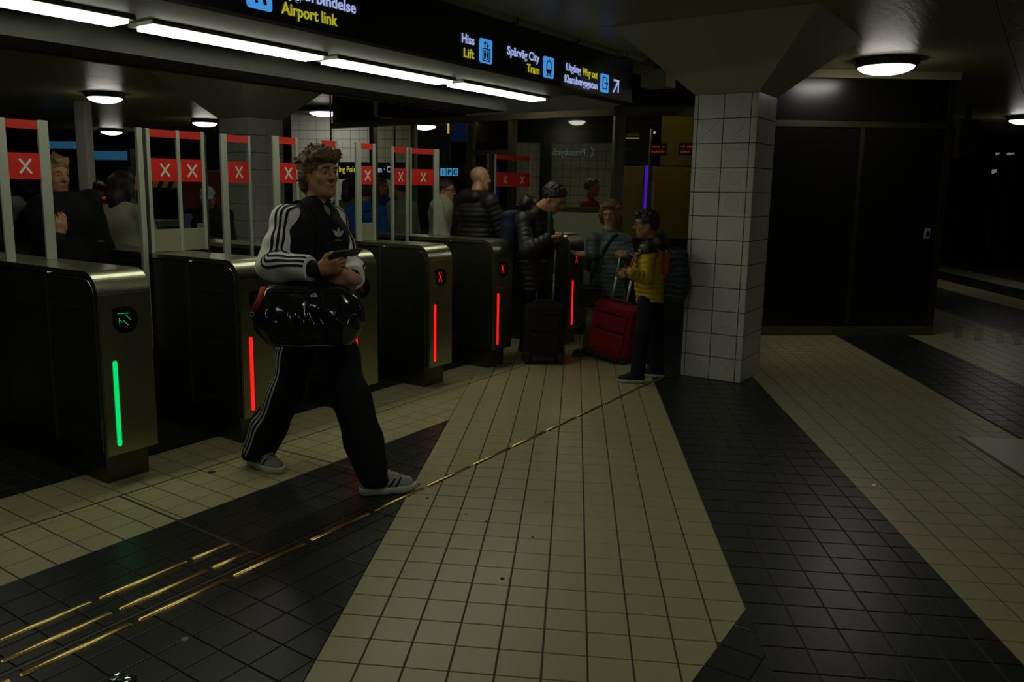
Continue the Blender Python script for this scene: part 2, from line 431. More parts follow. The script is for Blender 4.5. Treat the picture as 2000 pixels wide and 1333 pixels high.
# ballpoint scribbles on the hall column
ink = mat('ink', (0.16, 0.16, 0.13), 0.8)
scr = aframe('wall_scribble', 6.51, 1.945, 0)
def scribble(pts, w=0.0016):
    MB().tube([(-0.0008, p[0], p[1]) for p in pts], w / 2, 4).build('pen_line', ink, scr)
circ = lambda cy, cz, r, n=18, a0=0.0, a1=6.3: [(cy + r * math.cos(a0 + (a1 - a0) * k / n), cz + r * math.sin(a0 + (a1 - a0) * k / n)) for k in range(n + 1)]
scribble(circ(0.16, 1.46, 0.055)); scribble(circ(0.16, 0.10, 0.05)); scribble(circ(0.38, 0.11, 0.05, a1=4.5)); scribble(circ(0.16, 1.66, 0.05, a1=5.0))
scribble(circ(0.15, 0.50, 0.05, a0=3.4, a1=5.8)); scribble([(0.10, 2.08), (0.14, 2.02), (0.22, 1.97), (0.12, 1.95)])
scribble([(0.29, 1.96), (0.46, 2.12)]); scribble([(0.29, 2.12), (0.46, 1.96)])
for k in range(5): scribble([(0.07 + k * 0.035, 1.90 - k * 0.004), (0.09 + k * 0.035, 1.88), (0.10 + k * 0.035, 1.905)])
for k in range(6): scribble([(0.33, 1.70 - k * 0.022), (0.36, 1.69 - k * 0.022), (0.39, 1.705 - k * 0.022), (0.43, 1.69 - k * 0.022)])
tag(scr, 'faint pen scribbles and circles drawn on the white tiled column', 'graffiti')
column('tiled_column', 6.06, 7.45, 0.51, 12, 0.52, 'second white tiled column standing behind the ticket gates')

# ================================================================== dark wall and glazed kiosk
KX, KY = 0.42, 8.72
EX, EY = 3.96, 9.38
W_ANG = math.atan2(EY - KY, EX - KX); WL = math.hypot(EX - KX, EY - KY)
wr = empty('wall_right', (KX, KY, 0), W_ANG)
tag(wr, 'black laminate wall with bronze rails right of the tiled column', 'wall', kind='structure')
MB().box(1.55, WL, 0.02, 0.14, 0.0, ZC).build('wall_core', M_BLACKM, wr)
for (x0, x1, z0, z1) in [(1.56, 2.60, 0.105, 2.235), (2.645, WL - 0.06, 0.105, 2.235), (1.56, WL - 0.06, 2.31, 2.735), (0.0, 1.55, 2.42, 2.735)]:
    soft(MB().box(x0, x1, 0.0, 0.02, z0, z1).build('wall_panel', M_WALLBLK, wr), 0.003)
MB().box(1.56, WL, -0.012, 0.02, 2.24, 2.305).build('top_rail', M_TRIM, wr)
MB().box(2.60, 2.645, -0.008, 0.02, 0.10, 2.24).build('mullion', M_TRIM, wr)
MB().box(WL - 0.06, WL + 0.01, -0.012, 0.15, 0.0, 2.75).build('end_post', M_TRIM, wr)
MB().box(1.3, WL, -0.02, 0.02, 0.0, 0.10).build('kick_board', mat('kick_board', (0.085, 0.08, 0.05), 0.5), wr)
MB().box(0.0, WL + 0.02, -0.05, 0.05, 2.74, ZC).build('ceiling_trim', M_CEIL, wr)
sw = empty('wall_switch', tuple(np.array([KX, KY, 1.13]) + np.array([math.cos(W_ANG), math.sin(W_ANG), 0]) * 3.44), W_ANG)
soft(MB().box(-0.03, 0.03, -0.016, 0.0, -0.06, 0.05).build('plate', mat('switch_plate', (0.30, 0.31, 0.26), 0.4), sw), 0.004)
MB().box(-0.014, 0.014, -0.022, -0.016, -0.03, 0.02).build('button', M_BLACKM, sw)
MB().lathe([(0.004, 0), (0.004, 0.002)], 8).build('screw', M_STEEL, sw).location = (0, -0.017, 0.035)
tag(sw, 'small pale card switch on the black wall', 'switch')

# right-hand face of the kiosk (glass, left of the column)
kiosk = empty('glass_kiosk', (KX, KY, 0), W_ANG)
tag(kiosk, 'glazed ticket kiosk with bronze frame behind the gates', 'kiosk')
MB().box(-0.05, 1.56, -0.02, 0.06, 2.33, 2.42).build('header', M_TRIM, kiosk)
MB().box(0.02, 1.55, 0.012, 0.022, 1.05, 2.33).build('window_pane', M_GLASSB, kiosk)
MB().box(0.0, 1.55, -0.01, 0.04, 0.0, 1.05).build('lower_panel', M_WALLBLK, kiosk)
MB().box(0.34, 0.355, 0.0, 0.035, 1.3, 2.20).build('glazing_bar', M_TRIM, kiosk)
MB().box(-0.055, 0.055, -0.05, 0.05, 0.0, 2.36).build('corner_post', M_STEELD, kiosk)
soft(MB().box(-0.05, 0.0, -0.05, 0.0, 0.0, 2.36).build('post_edge', M_STEEL, kiosk), 0.02)
# left-hand face of the kiosk runs back along the gate direction
kl = set_aframe(bpy.data.objects.new('side_wall', None), 7.87, 3.77); COL.objects.link(kl)
kl.empty_display_size = 0.1
kl.parent = kiosk; kl.matrix_parent_inverse = kiosk.matrix_basis.inverted()
M_FASC = mat('fascia_grey', (0.48, 0.48, 0.44), 0.5, var=0.05)
MB().box(0.0, 0.08, 0.0, 4.2, 2.33, 2.40).build('header', M_TRIM, kl)
MB().box(0.03, 0.08, 0.0, 2.0, 2.40, ZC).build('fascia', M_FASC, kl)
MB().box(0.03, 0.08, 2.0, 4.2, 2.40, ZC).build('fascia', M_WALLBLK, kl)
for v in (1.34, 1.92, 3.48):
    soft(MB().box(0.0, 0.08, v - 0.04, v + 0.04, 0.0, 2.33).build('post', M_TRIM, kl), 0.006)
for (a, b, z0) in [(0.05, 1.30, 1.37), (1.38, 1.88, 2.0), (1.38, 1.88, 0.10), (1.96, 3.44, 0.10)]:
    MB().box(0.035, 0.045, a, b, z0, 2.33 if z0 != 0.10 or a > 1.9 else 1.94).build('window_pane', M_GLASSB, kl)
MB().box(0.0, 0.07, 1.38, 1.88, 1.94, 2.0).build('transom', M_TRIM, kl)
MB().box(0.0, 0.07, 0.05, 1.30, 1.32, 1.37).build('sill', M_TRIM, kl)
MB().box(0.02, 0.06, 0.05, 1.30, 0.10, 1.32).build('lower_panel', mat('kiosk_panel', (0.30, 0.30, 0.20), 0.5), kl)
MB().box(0.0, 0.08, 0.0, 4.2, 0.0, 0.10).build('kick_board', M_TRIM, kl)

# inside and behind the kiosk
yw = empty('display_cabinet', (1.3, 10.3, 0), W_ANG)
soft(MB().box(-0.76, 1.6, 0.0, 0.3, 0.0, 1.85).build('cabinet_body', mat('ochre_board', (0.25, 0.205, 0.03), 0.55, var=0.1), yw), 0.01)
MB().box(-0.30, 1.6, -0.01, 0.0, 1.86, 2.5).build('back_panel', mat('ochre_dark', (0.20, 0.165, 0.03), 0.5), yw)
MB().box(-0.52, -0.37, -0.06, 0.0, 1.15, 1.66).build('leaflet_box', mat('pale_board', (0.33, 0.33, 0.26), 0.6), yw)
tag(yw, 'ochre cabinet seen through the kiosk glass left of the column', 'cabinet')
nt_ = empty('neon_tube', tuple(at(1262, 400, 9.0)), 0)
M_NEON = emit('neon_violet', (0.075, 0.006, 0.60), 1.0)
MB().tube([(-0.012, 0, -0.15), (-0.012, 0, 0.28), (-0.010, 0, 0.43)], 0.016, 8).build('tube', M_NEON, nt_)
MB().tube([(0.022, 0, -0.15), (0.022, 0, 0.22), (0.014, 0, 0.34)], 0.010, 8).build('tube', M_NEON, nt_)
MB().box(-0.04, 0.05, 0.015, 0.05, -0.5, 0.44).build('holder', M_BLACKM, nt_)
tag(nt_, 'vertical violet neon tube glowing behind the kiosk glass', 'neon light')
M_LEDA = emit('led_amber', (0.60, 0.07, 0.004), 0.35)
for (px, py, n, lab) in [(1272, 287, 9, 'dim red amber dot display behind the kiosk glass'), (1330, 287, 11, 'brighter red amber dot display next to the column')]:
    p = at(px, py, 8.75); dd = empty('dot_display', tuple(p), W_ANG)
    mb = MB(); random.seed(px)
    for row in range(2):
        for k in range(n):
            if random.random() < 0.85: mb.box(k * 0.017, k * 0.017 + random.uniform(0.006, 0.014), -0.004, 0.0, -0.008 - row * 0.055, 0.012 - row * 0.055 + random.uniform(-0.006, 0.006))
    mb.build('lit_dots', M_LEDA, dd); MB().box(-0.02, n * 0.017 + 0.02, 0.001, 0.03, -0.09, 0.04).build('housing', M_BLACKM, dd)
    tag(dd, lab, 'display')

# ================================================================== rear hall
def tile_wall(name, px0, px1, d, z0, z1, label, tile=0.15):
    """white tiled wall facing the gates"""
    p0, p1 = at(px0, 366, d), at(px1, 366, d); x0, x1, y = p0[0], p1[0], (p0[1] + p1[1]) / 2
    w = tag(MB().box(x0, x1, y + 0.008, y + 0.3, z0, z1).build(name, M_WGROUT), label, 'wall', kind='structure')
    me = MB().box(0.003, tile - 0.003, 0, 0.008, 0.003, tile - 0.003).mesh('wall_tile', M_WTILE)
    for i in range(int((x1 - x0) / tile)):
        for j in range(int((z1 - max(z0, 0.75)) / tile) + 1):
            zz = z1 - (j + 1) * tile
            if zz < z0: continue
            o = link('wall_tile', me, w); o.location = (x0 + i * tile, y, zz)
    return w
tile_wall('wall_back', 566, 812, 13.9, 0.0, ZC, 'white tiled wall standing behind the ticket gates')
tile_wall('wall_far', 998, 1206, 14.3, 0.0, 2.37, 'white tiled wall seen through the kiosk windows')
q = at(1100, 270, 14.25)
tag(MB().box(q[0] - 1.9, q[0] + 1.1, q[1], q[1] + 0.3, 2.37, ZC).build('trim_1', M_WALLBLK), 'dark band above the tiled wall behind the kiosk', 'trim', kind='structure')
q = at(1066, 340, 14.2)
tag(MB().box(q[0] - 0.10, q[0] + 0.10, q[1] - 0.06, q[1], 0, 2.4).build('trim_2', M_WALLBLK), 'dark upright strip on the far tiled wall', 'trim', kind='structure')
me = text_mesh('Pressbyrån', 0.17, emit('reflect_text', (0.16, 0.24, 0.22), 0.30), 0.002, 0.85, 'CENTER')  # glowing mirrored letters imitate a shop sign reflected in the kiosk glass
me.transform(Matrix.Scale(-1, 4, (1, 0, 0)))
ps = empty('reflected_lettering', tuple(at(1108, 304, 14.1)), 0); link('lettering', me, ps)
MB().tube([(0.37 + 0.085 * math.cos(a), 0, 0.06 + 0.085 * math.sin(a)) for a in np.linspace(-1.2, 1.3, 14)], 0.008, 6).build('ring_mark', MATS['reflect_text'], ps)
tag(ps, 'faint mirrored shop lettering imitating a reflection in the kiosk glass', 'sign')
far = tag(MB().box(-24, 16, 21.5, 21.8, 0, ZC).build('wall_front', M_BLACKM), 'dark end wall far behind the gates', 'wall', kind='structure')
tag(MB().box(15.0, 15.2, -5, 21.5, 0, ZC).build('wall_side', M_BLACKM), 'dark wall at the far right of the hall', 'wall', kind='structure')

# corridor beyond the black wall
cb0 = at(1870, 300, 11.5)
cbx = empty('notice_box', (cb0[0], cb0[1], 0), 0.1)
soft(MB().box(0, 0.26, 0, 0.12, cb0[2] - 0.05, cb0[2] + 0.48).build('panel', mat('panel_olive', (0.16, 0.15, 0.10), 0.6), cbx), 0.006)
MB().box(0.255, 0.268, -0.01, 0.0, cb0[2] + 0.2, cb0[2] + 0.46).build('edge_trim', M_STEEL, cbx)
MB().box(0.1, 0.16, 0.03, 0.09, cb0[2] + 0.48, ZC).build('hanger', M_STEELD, cbx)
tag(cbx, 'dim olive panel hanging beyond the end of the black wall', 'panel')
for (px, py, w, h, lab) in [(1945, 303, .07, .05, 'small pale lit notice in the dark corridor, left of two'), (1968, 303, .13, .05, 'small pale lit notice in the dark corridor, right of two'), (1938, 340, .08, .10, 'dim upright notice low in the dark corridor')]:
    p = at(px, py, 17.0); nb_ = empty('lit_notice', tuple(p), 0.0)
    MB().add([(0, 0, 0), (w, 0, h * .35), (w, 0, h), (0, 0, h * .9), (0, .03, 0), (w, .03, h * .35), (w, .03, h), (0, .03, h * .9)], [(0, 1, 2, 3), (7, 6, 5, 4), (0, 4, 5, 1), (1, 5, 6, 2), (2, 6, 7, 3), (3, 7, 4, 0)]).build('face', emit('notice_dim', (.30, .32, .27), .5), nb_)
    MB().box(-.02, w + .02, .03, .06, -p[2], h + .02).build('stand', M_BLACKM, nb_)
    tag(nb_, lab, 'notice')

# pale pillar and lit shop fronts at far left
pp = at(163, 350, 12.5)
pl = empty('pale_pillar', (pp[0], pp[1], 0))
soft(MB().box(-0.085, 0.085, 0, 0.2, 0.06, ZC).build('shaft', mat('pillar_paint', (0.36, 0.36, 0.30), 0.6), pl), 0.01)
MB().box(-0.10, 0.10, -0.02, 0.22, 0, 0.06).build('foot', M_STEELD, pl)
tag(pl, 'slim pale pillar behind the blond man', 'pillar')
M_SHOPB = emit('shop_blue', (0.02, 0.11, 0.20), 0.5)
def shop_front(name, px0, px1, py0, py1, d, label):
    p0, p1 = at(px0, py1, d), at(px1, py0, d)
    r = empty(name, (p0[0], p0[1], 0)); w = p1[0] - p0[0]
    MB().box(0, w, -0.02, 0.1, p0[2], p1[2]).build('lit_fascia', M_SHOPB, r)
    MB().box(-0.05, w + 0.05, 0.1, 0.6, 0.0, p1[2] + 0.05).build('shop_body', M_BLACKM, r)
    for k in range(4): MB().box(w * (0.1 + 0.23 * k), w * (0.1 + 0.23 * k) + 0.04, 0.0, 0.1, 0.1, p0[2]).build('frame_bar', M_TRIM, r)
    return tag(r, label, 'shop front')
shop_front('lit_shop', 84, 150, 277, 290, 15.0, 'shop front with pale blue fascia left of the pale pillar')
shop_front('lit_shop', 178, 248, 296, 312, 14.0, 'dark shop front with dim blue shelf light right of the pale pillar')
mp = at(255, 345, 12.0)
ht = empty('hazard_barrier', tuple(mp), 0.0)
for k in range(5):
    MB().add([(k * 0.16, 0, -0.16), (k * 0.16 + 0.08, 0, -0.16), (k * 0.16 + 0.20, 0, 0.10), (k * 0.16 + 0.12, 0, 0.10), (k * 0.16, 0.02, -0.16), (k * 0.16 + 0.08, 0.02, -0.16), (k * 0.16 + 0.20, 0.02, 0.10), (k * 0.16 + 0.12, 0.02, 0.10)],
             [(0, 1, 2, 3), (7, 6, 5, 4), (0, 4, 5, 1), (1, 5, 6, 2), (2, 6, 7, 3), (3, 7, 4, 0)]).build('stripe', mat('hazard_yellow', (0.35, 0.17, 0.01), 0.6), ht)
MB().box(-0.05, 1.05, 0.02, 0.05, -0.2, 0.14).build('board', M_BLACKM, ht)
for x in (0.1, 0.9): MB().box(x - 0.03, x + 0.03, 0.05, 0.09, -mp[2], 0.1).build('leg', M_STEELD, ht)
tag(ht, 'black and ochre striped hazard board behind the gates', 'barrier')
op = at(358, 470, 11.5)
og = empty('orange_hoarding', (op[0], op[1], 0), 0.15)
for k in range(2): soft(MB().box(k * 0.29, k * 0.29 + 0.283, 0, 0.05, 0.02, 1.75).build('board', mat('orange_board', (0.42, 0.15, 0.012), 0.6, var=0.1), og), 0.004)
MB().box(-0.02, 0.60, 0.05, 0.10, 0.0, 1.78).build('frame', M_TRIM, og)
tag(og, 'tall orange board behind the person in the pale green cap', 'board')
# low counter behind the gates
cp = at(225, 430, 9.5)
ct = empty('low_counter', (cp[0], cp[1], 0), 0.0)
soft(MB().box(-0.7, 0.5, 0, 0.5, 0.05, 1.06).build('carcass', M_BLACKM, ct), 0.01)
soft(MB().box(-0.72, 0.52, -0.02, 0.52, 1.06, 1.14).build('worktop', mat('counter_grey', (0.16, 0.15, 0.11), 0.5), ct), 0.008)
tag(ct, 'low dark counter with grey top behind the gates', 'counter')

# hanging direction sign far behind the gates
hs = empty('hanging_sign', tuple(at(645, 331, 11.0)), -0.06)
soft(MB().box(-0.15, 1.10, 0, 0.10, -0.13, 0.10).build('box', M_SIGN, hs), 0.006)
def fit_text(txt, x0, x1, z, m, cap, root, y=-0.004):
    me = text_mesh(txt, cap / 0.70, m, 0.0016, 1.0); xs = [v.co.x for v in me.vertices]; k = (x1 - x0) / (max(xs) - min(xs))
    me.transform(Matrix(((k, 0, 0, -min(xs) * k), (0, 1, 0, 0), (0, 0, 1, 0), (0, 0, 0, 1))))
    o = link('lettering', me, root); o.location = (x0, y, z); return o
fit_text('Meet', -0.02, 0.118, -0.035, M_TXTY, 0.082, hs); fit_text('ing Poi', 0.128, 0.330, -0.035, M_TXTY, 0.082, hs); fit_text('nt', 0.340, 0.41, -0.035, M_TXTY, 0.082, hs)
fit_text('g', 0.555, 0.600, -0.035, M_TXTW, 0.082, hs); fit_text('atan · C', 0.610, 0.850, -0.035, M_TXTW, 0.082, hs)
for x in (0.0, 0.9): MB().tube([(x, 0.05, 0.1), (x, 0.05, ZC - at(645, 331, 11.0)[2])], 0.012, 8).build('hanger', M_STEELD, hs)
tag(hs, 'long black hanging sign with yellow and white letters behind the gates', 'sign')
hb = empty('hanging_sign', tuple(at(860, 336, 11.5)), -0.06)
soft(MB().box(-0.10, 0.36, 0, 0.10, -0.10, 0.10).build('box', M_SIGN, hb), 0.006)
for k, g_ in enumerate('iPC'):
    MB().box(k * 0.09, k * 0.09 + 0.08, -0.006, 0.0, -0.055, 0.055).build('pictogram', M_TXTB, hb)
    o = link('glyph', text_mesh(g_, 0.10, M_SIGN, 0.003, 0.8, 'CENTER'), hb); o.location = (k * 0.09 + 0.04, -0.009, -0.035)
MB().tube([(0.13, 0.05, 0.1), (0.13, 0.05, ZC - at(860, 336, 11.5)[2])], 0.012, 8).build('hanger', M_STEELD, hb)
tag(hb, 'small black hanging sign with three blue pictograms', 'sign')
bb = empty('blue_panel', tuple(at(880, 258, 12.0)), 0)
soft(MB().box(0, 0.27, 0, 0.08, -0.13, 0.13).build('panel', emit('panel_blue', (0.006, 0.018, 0.075), 0.35), bb), 0.005)
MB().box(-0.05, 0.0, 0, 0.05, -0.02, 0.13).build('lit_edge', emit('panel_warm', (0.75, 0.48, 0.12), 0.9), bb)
MB().box(0.0, 0.27, 0.03, 0.06, 0.13, ZC - at(880, 258, 12.0)[2]).build('hanger', M_BLACKM, bb)
tag(bb, 'dark blue hanging panel with a warm lit edge', 'sign')
hd = set_aframe(empty('hanging_display'), 5.60, 5.10, 2.19)
soft(MB().box(0, 0.34, -0.03, 0.03, 0, 0.18).build('screen_box', M_BLACK, hd), 0.005)
o = link('lettering', text_mesh('Tunnelbana', 0.045, emit('faint_text', (0.25, 0.3, 0.42), 0.25), 0, 0.8), hd); o.location = (0.03, -0.032, 0.135)
MB().box(0.15, 0.19, -0.01, 0.01, 0.18, 0.63).build('hanger', M_STEELD, hd)
tag(hd, 'small black display hanging behind the overhead beam', 'display')

# ================================================================== overhead sign beam
SU0, SU1 = -1.6, 7.5
sb = set_aframe(empty('overhead_sign'), 0, 3.47, 0)
MB().box(SU0, 6.62, 0.0, 0.74, 2.41, 2.795).box(6.62, SU1, 0.0, 0.16, 2.41, 2.795).build('sign_box', M_SIGN, sb)
MB().box(SU0, 6.62, 0.012, 0.74, 2.40, 2.41).box(6.62, SU1, 0.012, 0.16, 2.40, 2.41).build('soffit', M_SOFFIT, sb)
MB().box(SU0, SU1, -0.015, 0.012, 2.398, 2.418).build('lower_lip', M_SOFFIT, sb)
MB().box(SU0, SU1 + 0.1, -0.07, 0.02, 2.79, ZC).build('top_ledge', mat('ledge', (0.27, 0.26, 0.15), 0.5), sb)
for u in np.arange(0.55, 7.4, 0.95): MB().box(u, u + 0.012, -0.075, 0.0, 2.775, ZC).build('clip', M_BLACKM, sb)
MB().box(SU0, 6.47, 0.78, 1.20, 2.27, ZC).build('rear_beam', M_BLACKM, sb)
MB().box(SU0, 6.47, 1.16, 1.205, 2.262, 2.285).build('beam_edge', mat('beam_edge', (0.12, 0.035, 0.012), 0.5), sb)
tag(sb, 'long black overhead sign beam above the ticket gates', 'sign')
def put(me, name, u, z):
    o = link(name, me, sb); o.location = (u, -0.004, z); return o
def rrect(w, h, r, n=4):
    pts = []
    for cx, cy, a in [(w - r, r, -90), (w - r, h - r, 0), (r, h - r, 90), (r, r, 180)]:
        pts += [(cx + r * math.cos(math.radians(a + 90 * k / n)), cy + r * math.sin(math.radians(a + 90 * k / n))) for k in range(n + 1)]
    return pts
def picto(u, z, w, h, dark, extra=()):
    """blue rounded square with dark figures: list of polygons and strokes in 0..1 units"""
    base = MB().prism(rrect(w, h, 0.018), 1, -0.006, 0.0).build('pictogram', M_TXTB, sb); base.location = (u, 0, z)
    mb = MB()
    for kind, data in dark:
        if kind == 'poly': mb.prism([(x * w, y * h) for x, y in data], 1, -0.009, -0.006)
        else:
            lw, pts = data
            for (xa, ya), (xb, yb) in zip(pts[:-1], pts[1:]):
                a, b = np.array([xa * w, ya * h]), np.array([xb * w, yb * h]); t = (b - a) / (np.linalg.norm(b - a) + 1e-9); n = np.array([-t[1], t[0]]) * lw / 2; a = a - t * lw / 2; b = b + t * lw / 2
                mb.prism([tuple(a - n), tuple(b - n), tuple(b + n), tuple(a + n)], 1, -0.009, -0.006)
    f = mb.build('figure', M_SIGN, base); return base
def rr(x0, y0, x1, y1): return [(x0, y0), (x1, y0), (x1, y1), (x0, y1), (x0, y0)]
def put_text(txt, u0, u1, z, m, cap=0.062):
    """lettering fitted between u0 and u1 with the given capital height"""
    me = text_mesh(txt, cap / 0.70, m, 0.0016, 1.0)
    xs = [v.co.x for v in me.vertices]; a, b = min(xs), max(xs)
    k = (u1 - u0) / (b - a)
    me.transform(Matrix(((k, 0, 0, -a * k), (0, 1, 0, 0), (0, 0, 1, 0), (0, 0, 0, 1))))
    return put(me, 'lettering', u0, z)
put_text('Flygförbindelse', 3.065, 3.640, 2.566, M_TXTW)
put_text('Airport link', 3.070, 3.487, 2.470, M_TXTY)
picto(2.842, 2.462, 0.165, 0.165, [('stroke', (0.015, [(0.33, 0.40), (0.36, 0.22)])), ('stroke', (0.020, [(0.5, 0.9), (0.62, 0.50), (0.70, 0.22)])), ('poly', [(0.12, 0.60), (0.9, 0.64), (0.9, 0.76), (0.12, 0.72)])])
put_text('Hiss', 4.694, 4.842, 2.560, M_TXTW); put_text('Lift', 4.718, 4.841, 2.465, M_TXTY)
lift = [('stroke', (0.007, rr(0.24, 0.10, 0.76, 0.60))), ('stroke', (0.004, rr(0.33, 0.17, 0.67, 0.53)))]
for x in (0.42, 0.58):
    lift += [('poly', [(x - 0.05, 0.28), (x + 0.05, 0.28), (x + 0.06, 0.42), (x - 0.06, 0.42)]), ('poly', [(x - 0.03, 0.20), (x + 0.03, 0.20), (x + 0.03, 0.29), (x - 0.03, 0.29)]), ('poly', [(x - 0.03, 0.43), (x + 0.03, 0.43), (x + 0.03, 0.49), (x - 0.03, 0.49)])]
lift += [('stroke', (0.005, [(0.40, 0.68), (0.40, 0.86)])), ('stroke', (0.005, [(0.32, 0.80), (0.40, 0.88), (0.48, 0.80)])), ('stroke', (0.005, [(0.62, 0.68), (0.62, 0.86)])), ('stroke', (0.005, [(0.54, 0.75), (0.62, 0.67), (0.70, 0.75)]))]
picto(4.908, 2.455, 0.158, 0.168, lift)
put_text('Spårväg City', 5.271, 5.738, 2.558, M_TXTW); put_text('Tram', 5.553, 5.741, 2.464, M_TXTY)
tram = [('poly', [(0.26, 0.30), (0.34, 0.22), (0.66, 0.22), (0.74, 0.30), (0.74, 0.40), (0.26, 0.40)]), ('stroke', (0.008, [(0.28, 0.40), (0.30, 0.72), (0.40, 0.80), (0.60, 0.80), (0.70, 0.72), (0.72, 0.40)])),
        ('stroke', (0.006, [(0.40, 0.20), (0.28, 0.07)])), ('stroke', (0.006, [(0.60, 0.20), (0.72, 0.07)])), ('stroke', (0.005, [(0.32, 0.12), (0.68, 0.12)])), ('stroke', (0.004, [(0.46, 0.88), (0.54, 0.88)])), ('stroke', (0.005, [(0.5, 0.80), (0.5, 0.88)]))]
picto(5.803, 2.453, 0.165, 0.165, tram)
put_text('Utgång', 6.179, 6.435, 2.551, M_TXTW); put_text('Way out', 6.471, 6.755, 2.545, M_TXTY); put_text('Klarabergsgatan', 6.156, 6.757, 2.453, M_TXTW)
picto(6.818, 2.440, 0.163, 0.163, [('stroke', (0.009, [(0.72, 0.66), (0.72, 0.80), (0.26, 0.80), (0.26, 0.20), (0.72, 0.20), (0.72, 0.34)])), ('stroke', (0.010, [(0.48, 0.50), (0.84, 0.50)])), ('stroke', (0.010, [(0.72, 0.60), (0.85, 0.50), (0.72, 0.40)]))])
mb = MB()
for (a, b) in [((7.085, 2.460), (7.18, 2.565)), ((7.088, 2.572), (7.196, 2.572)), ((7.188, 2.465), (7.188, 2.580))]:
    a, b = np.array(a), np.array(b); t = (b - a) / np.linalg.norm(b - a); n = np.array([-t[1], t[0]]) * 0.0085
    mb.prism([tuple(a - n), tuple(b - n), tuple(b + n), tuple(a + n)], 1, -0.006, -0.002)
mb.build('arrow', M_TXTW, sb)
jb = set_aframe(empty('ceiling_box'), 7.62, 3.20, 2.56)
soft(MB().box(0, 0.26, -0.02, 0.24, 0, 0.17).build('housing', M_PLASTER, jb), 0.008)
MB().box(0.10, 0.16, 0.08, 0.14, 0.17, ZC - 2.56).build('bracket', M_STEELD, jb)
MB().box(0.005, 0.25, -0.024, -0.02, 0.01, 0.16).build('cover', M_PLASTER, jb)
tag(jb, 'pale square box under the ceiling at the end of the sign', 'box')

# ------------------------------------------------------------------ strip lights under the beam
ends = ['nearest at upper left, partly out of view', 'second from the left', 'third from the left', 'farthest, by the kiosk']
for k, (u0, u1) in enumerate([(1.25, 2.45), (2.60, 3.79), (3.93, 5.16), (5.31, 6.58)]):
    r = set_aframe(empty('strip_light'), u0, 3.90, 2.40)
    L = u1 - u0
    soft(MB().box(-0.03, L + 0.03, -0.02, 0.205, -0.022, 0.0).build('housing', M_ALU, r), 0.004)
    MB().box(0.0, L, 0.0, 0.165, -0.040, -0.022).build('diffuser', M_TUBE, r)
    MB().box(0.05, L - 0.12, 0.172, 0.20, -0.034, -0.022).build('rim', M_ALU, r)
    tag(r, 'glowing white strip light under the sign beam, ' + ends[k], 'light', 'strip lights under the sign beam')
# ------------------------------------------------------------------ dome lamps
def dome(p, label, dia=0.46, base=None):
    r = empty('dome_lamp', (p[0], p[1], ZC))
    R = dia / 2
    MB().lathe([(R * 1.18, 0.0), (R * 1.20, -0.016), (R * 1.08, -0.062), (R * 1.0, -0.070)], 32).build('base_ring', mat('lamp_ring', (0.10, 0.10, 0.08), 0.35, 0.6), r, True)
    MB().lathe([(R * math.cos(a), -0.062 - 0.078 * math.sin(a)) for a in np.linspace(0, math.pi / 2 * 0.97, 10)], 32).build('diffuser', M_DOME, r, True)
    tag(r, label, 'lamp', 'dome lamps on the ceiling'); return r
dome((2.92, 8.46), 'glowing ceiling dome lamp in front of the black wall, largest of the dome lamps', 0.50)
dome((7.20, 14.42), 'ceiling dome lamp cut by the right edge of the picture')
dome((-6.59, 10.90), 'ceiling dome lamp high above the blond man, second largest in view')
dome((-10.62, 17.75), 'small far dome lamp below a larger one at upper left')
dome((-7.18, 15.24), 'dome lamp above the row of red glass screens left of the tall man')
d4 = dome((-4.10, 13.00), 'dome lamp on a black square plate above the tall man')
soft(MB().box(-0.42, 0.42, -0.36, 0.36, -0.080, -0.022).build('square_plate', M_BLACKM, d4), 0.01)
dome((-2.99, 15.9), 'small dome lamp seen left of the dark blue hanging panel')
dome((-2.05, 14.6), 'dome lamp seen through the kiosk side window')
# lamps of the same kind outside the view, over the hall
for (x, y), lab in [((0.05, 3.15), 'dome lamp overhead in the middle of the hall'), ((-1.7, 0.3), 'dome lamp overhead left of the viewer'), ((1.3, -0.4), 'dome lamp overhead just behind the viewer'),
                    ((4.4, 1.0), 'dome lamp overhead right of the viewer')]:
    dome((x, y), lab, 0.50)
# domes added to brighten the rear hall, kept out of view by the sign beam and the kiosk header
for (u, v), lab in [((2.9, 7.0), 'added unseen fill dome behind the sign beam above the second gate'), ((5.2, 6.2), 'added unseen fill dome behind the sign beam above the fourth gate'), ((0.2, 7.2), 'added unseen fill dome behind the sign beam at far left')]:
    dome(AW(u, v), lab, 0.30)
dome((-0.2, 11.4), 'added unseen fill dome over the passage behind the kiosk')  # added out of view to brighten the tiled wall behind the kiosk
kz = empty('kiosk_fill', (1.3, 9.55, ZC), W_ANG)  # extra light added behind the header to brighten the kiosk interior
soft(MB().box(-0.5, 0.5, -0.08, 0.08, -0.05, 0).build('housing', M_ALU, kz), 0.005); MB().box(-0.47, 0.47, -0.06, 0.06, -0.058, -0.05).build('diffuser', emit('kiosk_fill_glow', (1.0, 0.85, 0.45), 5.0), kz)
tag(kz, 'added unseen fill lamp over the ochre cabinet inside the kiosk', 'lamp')
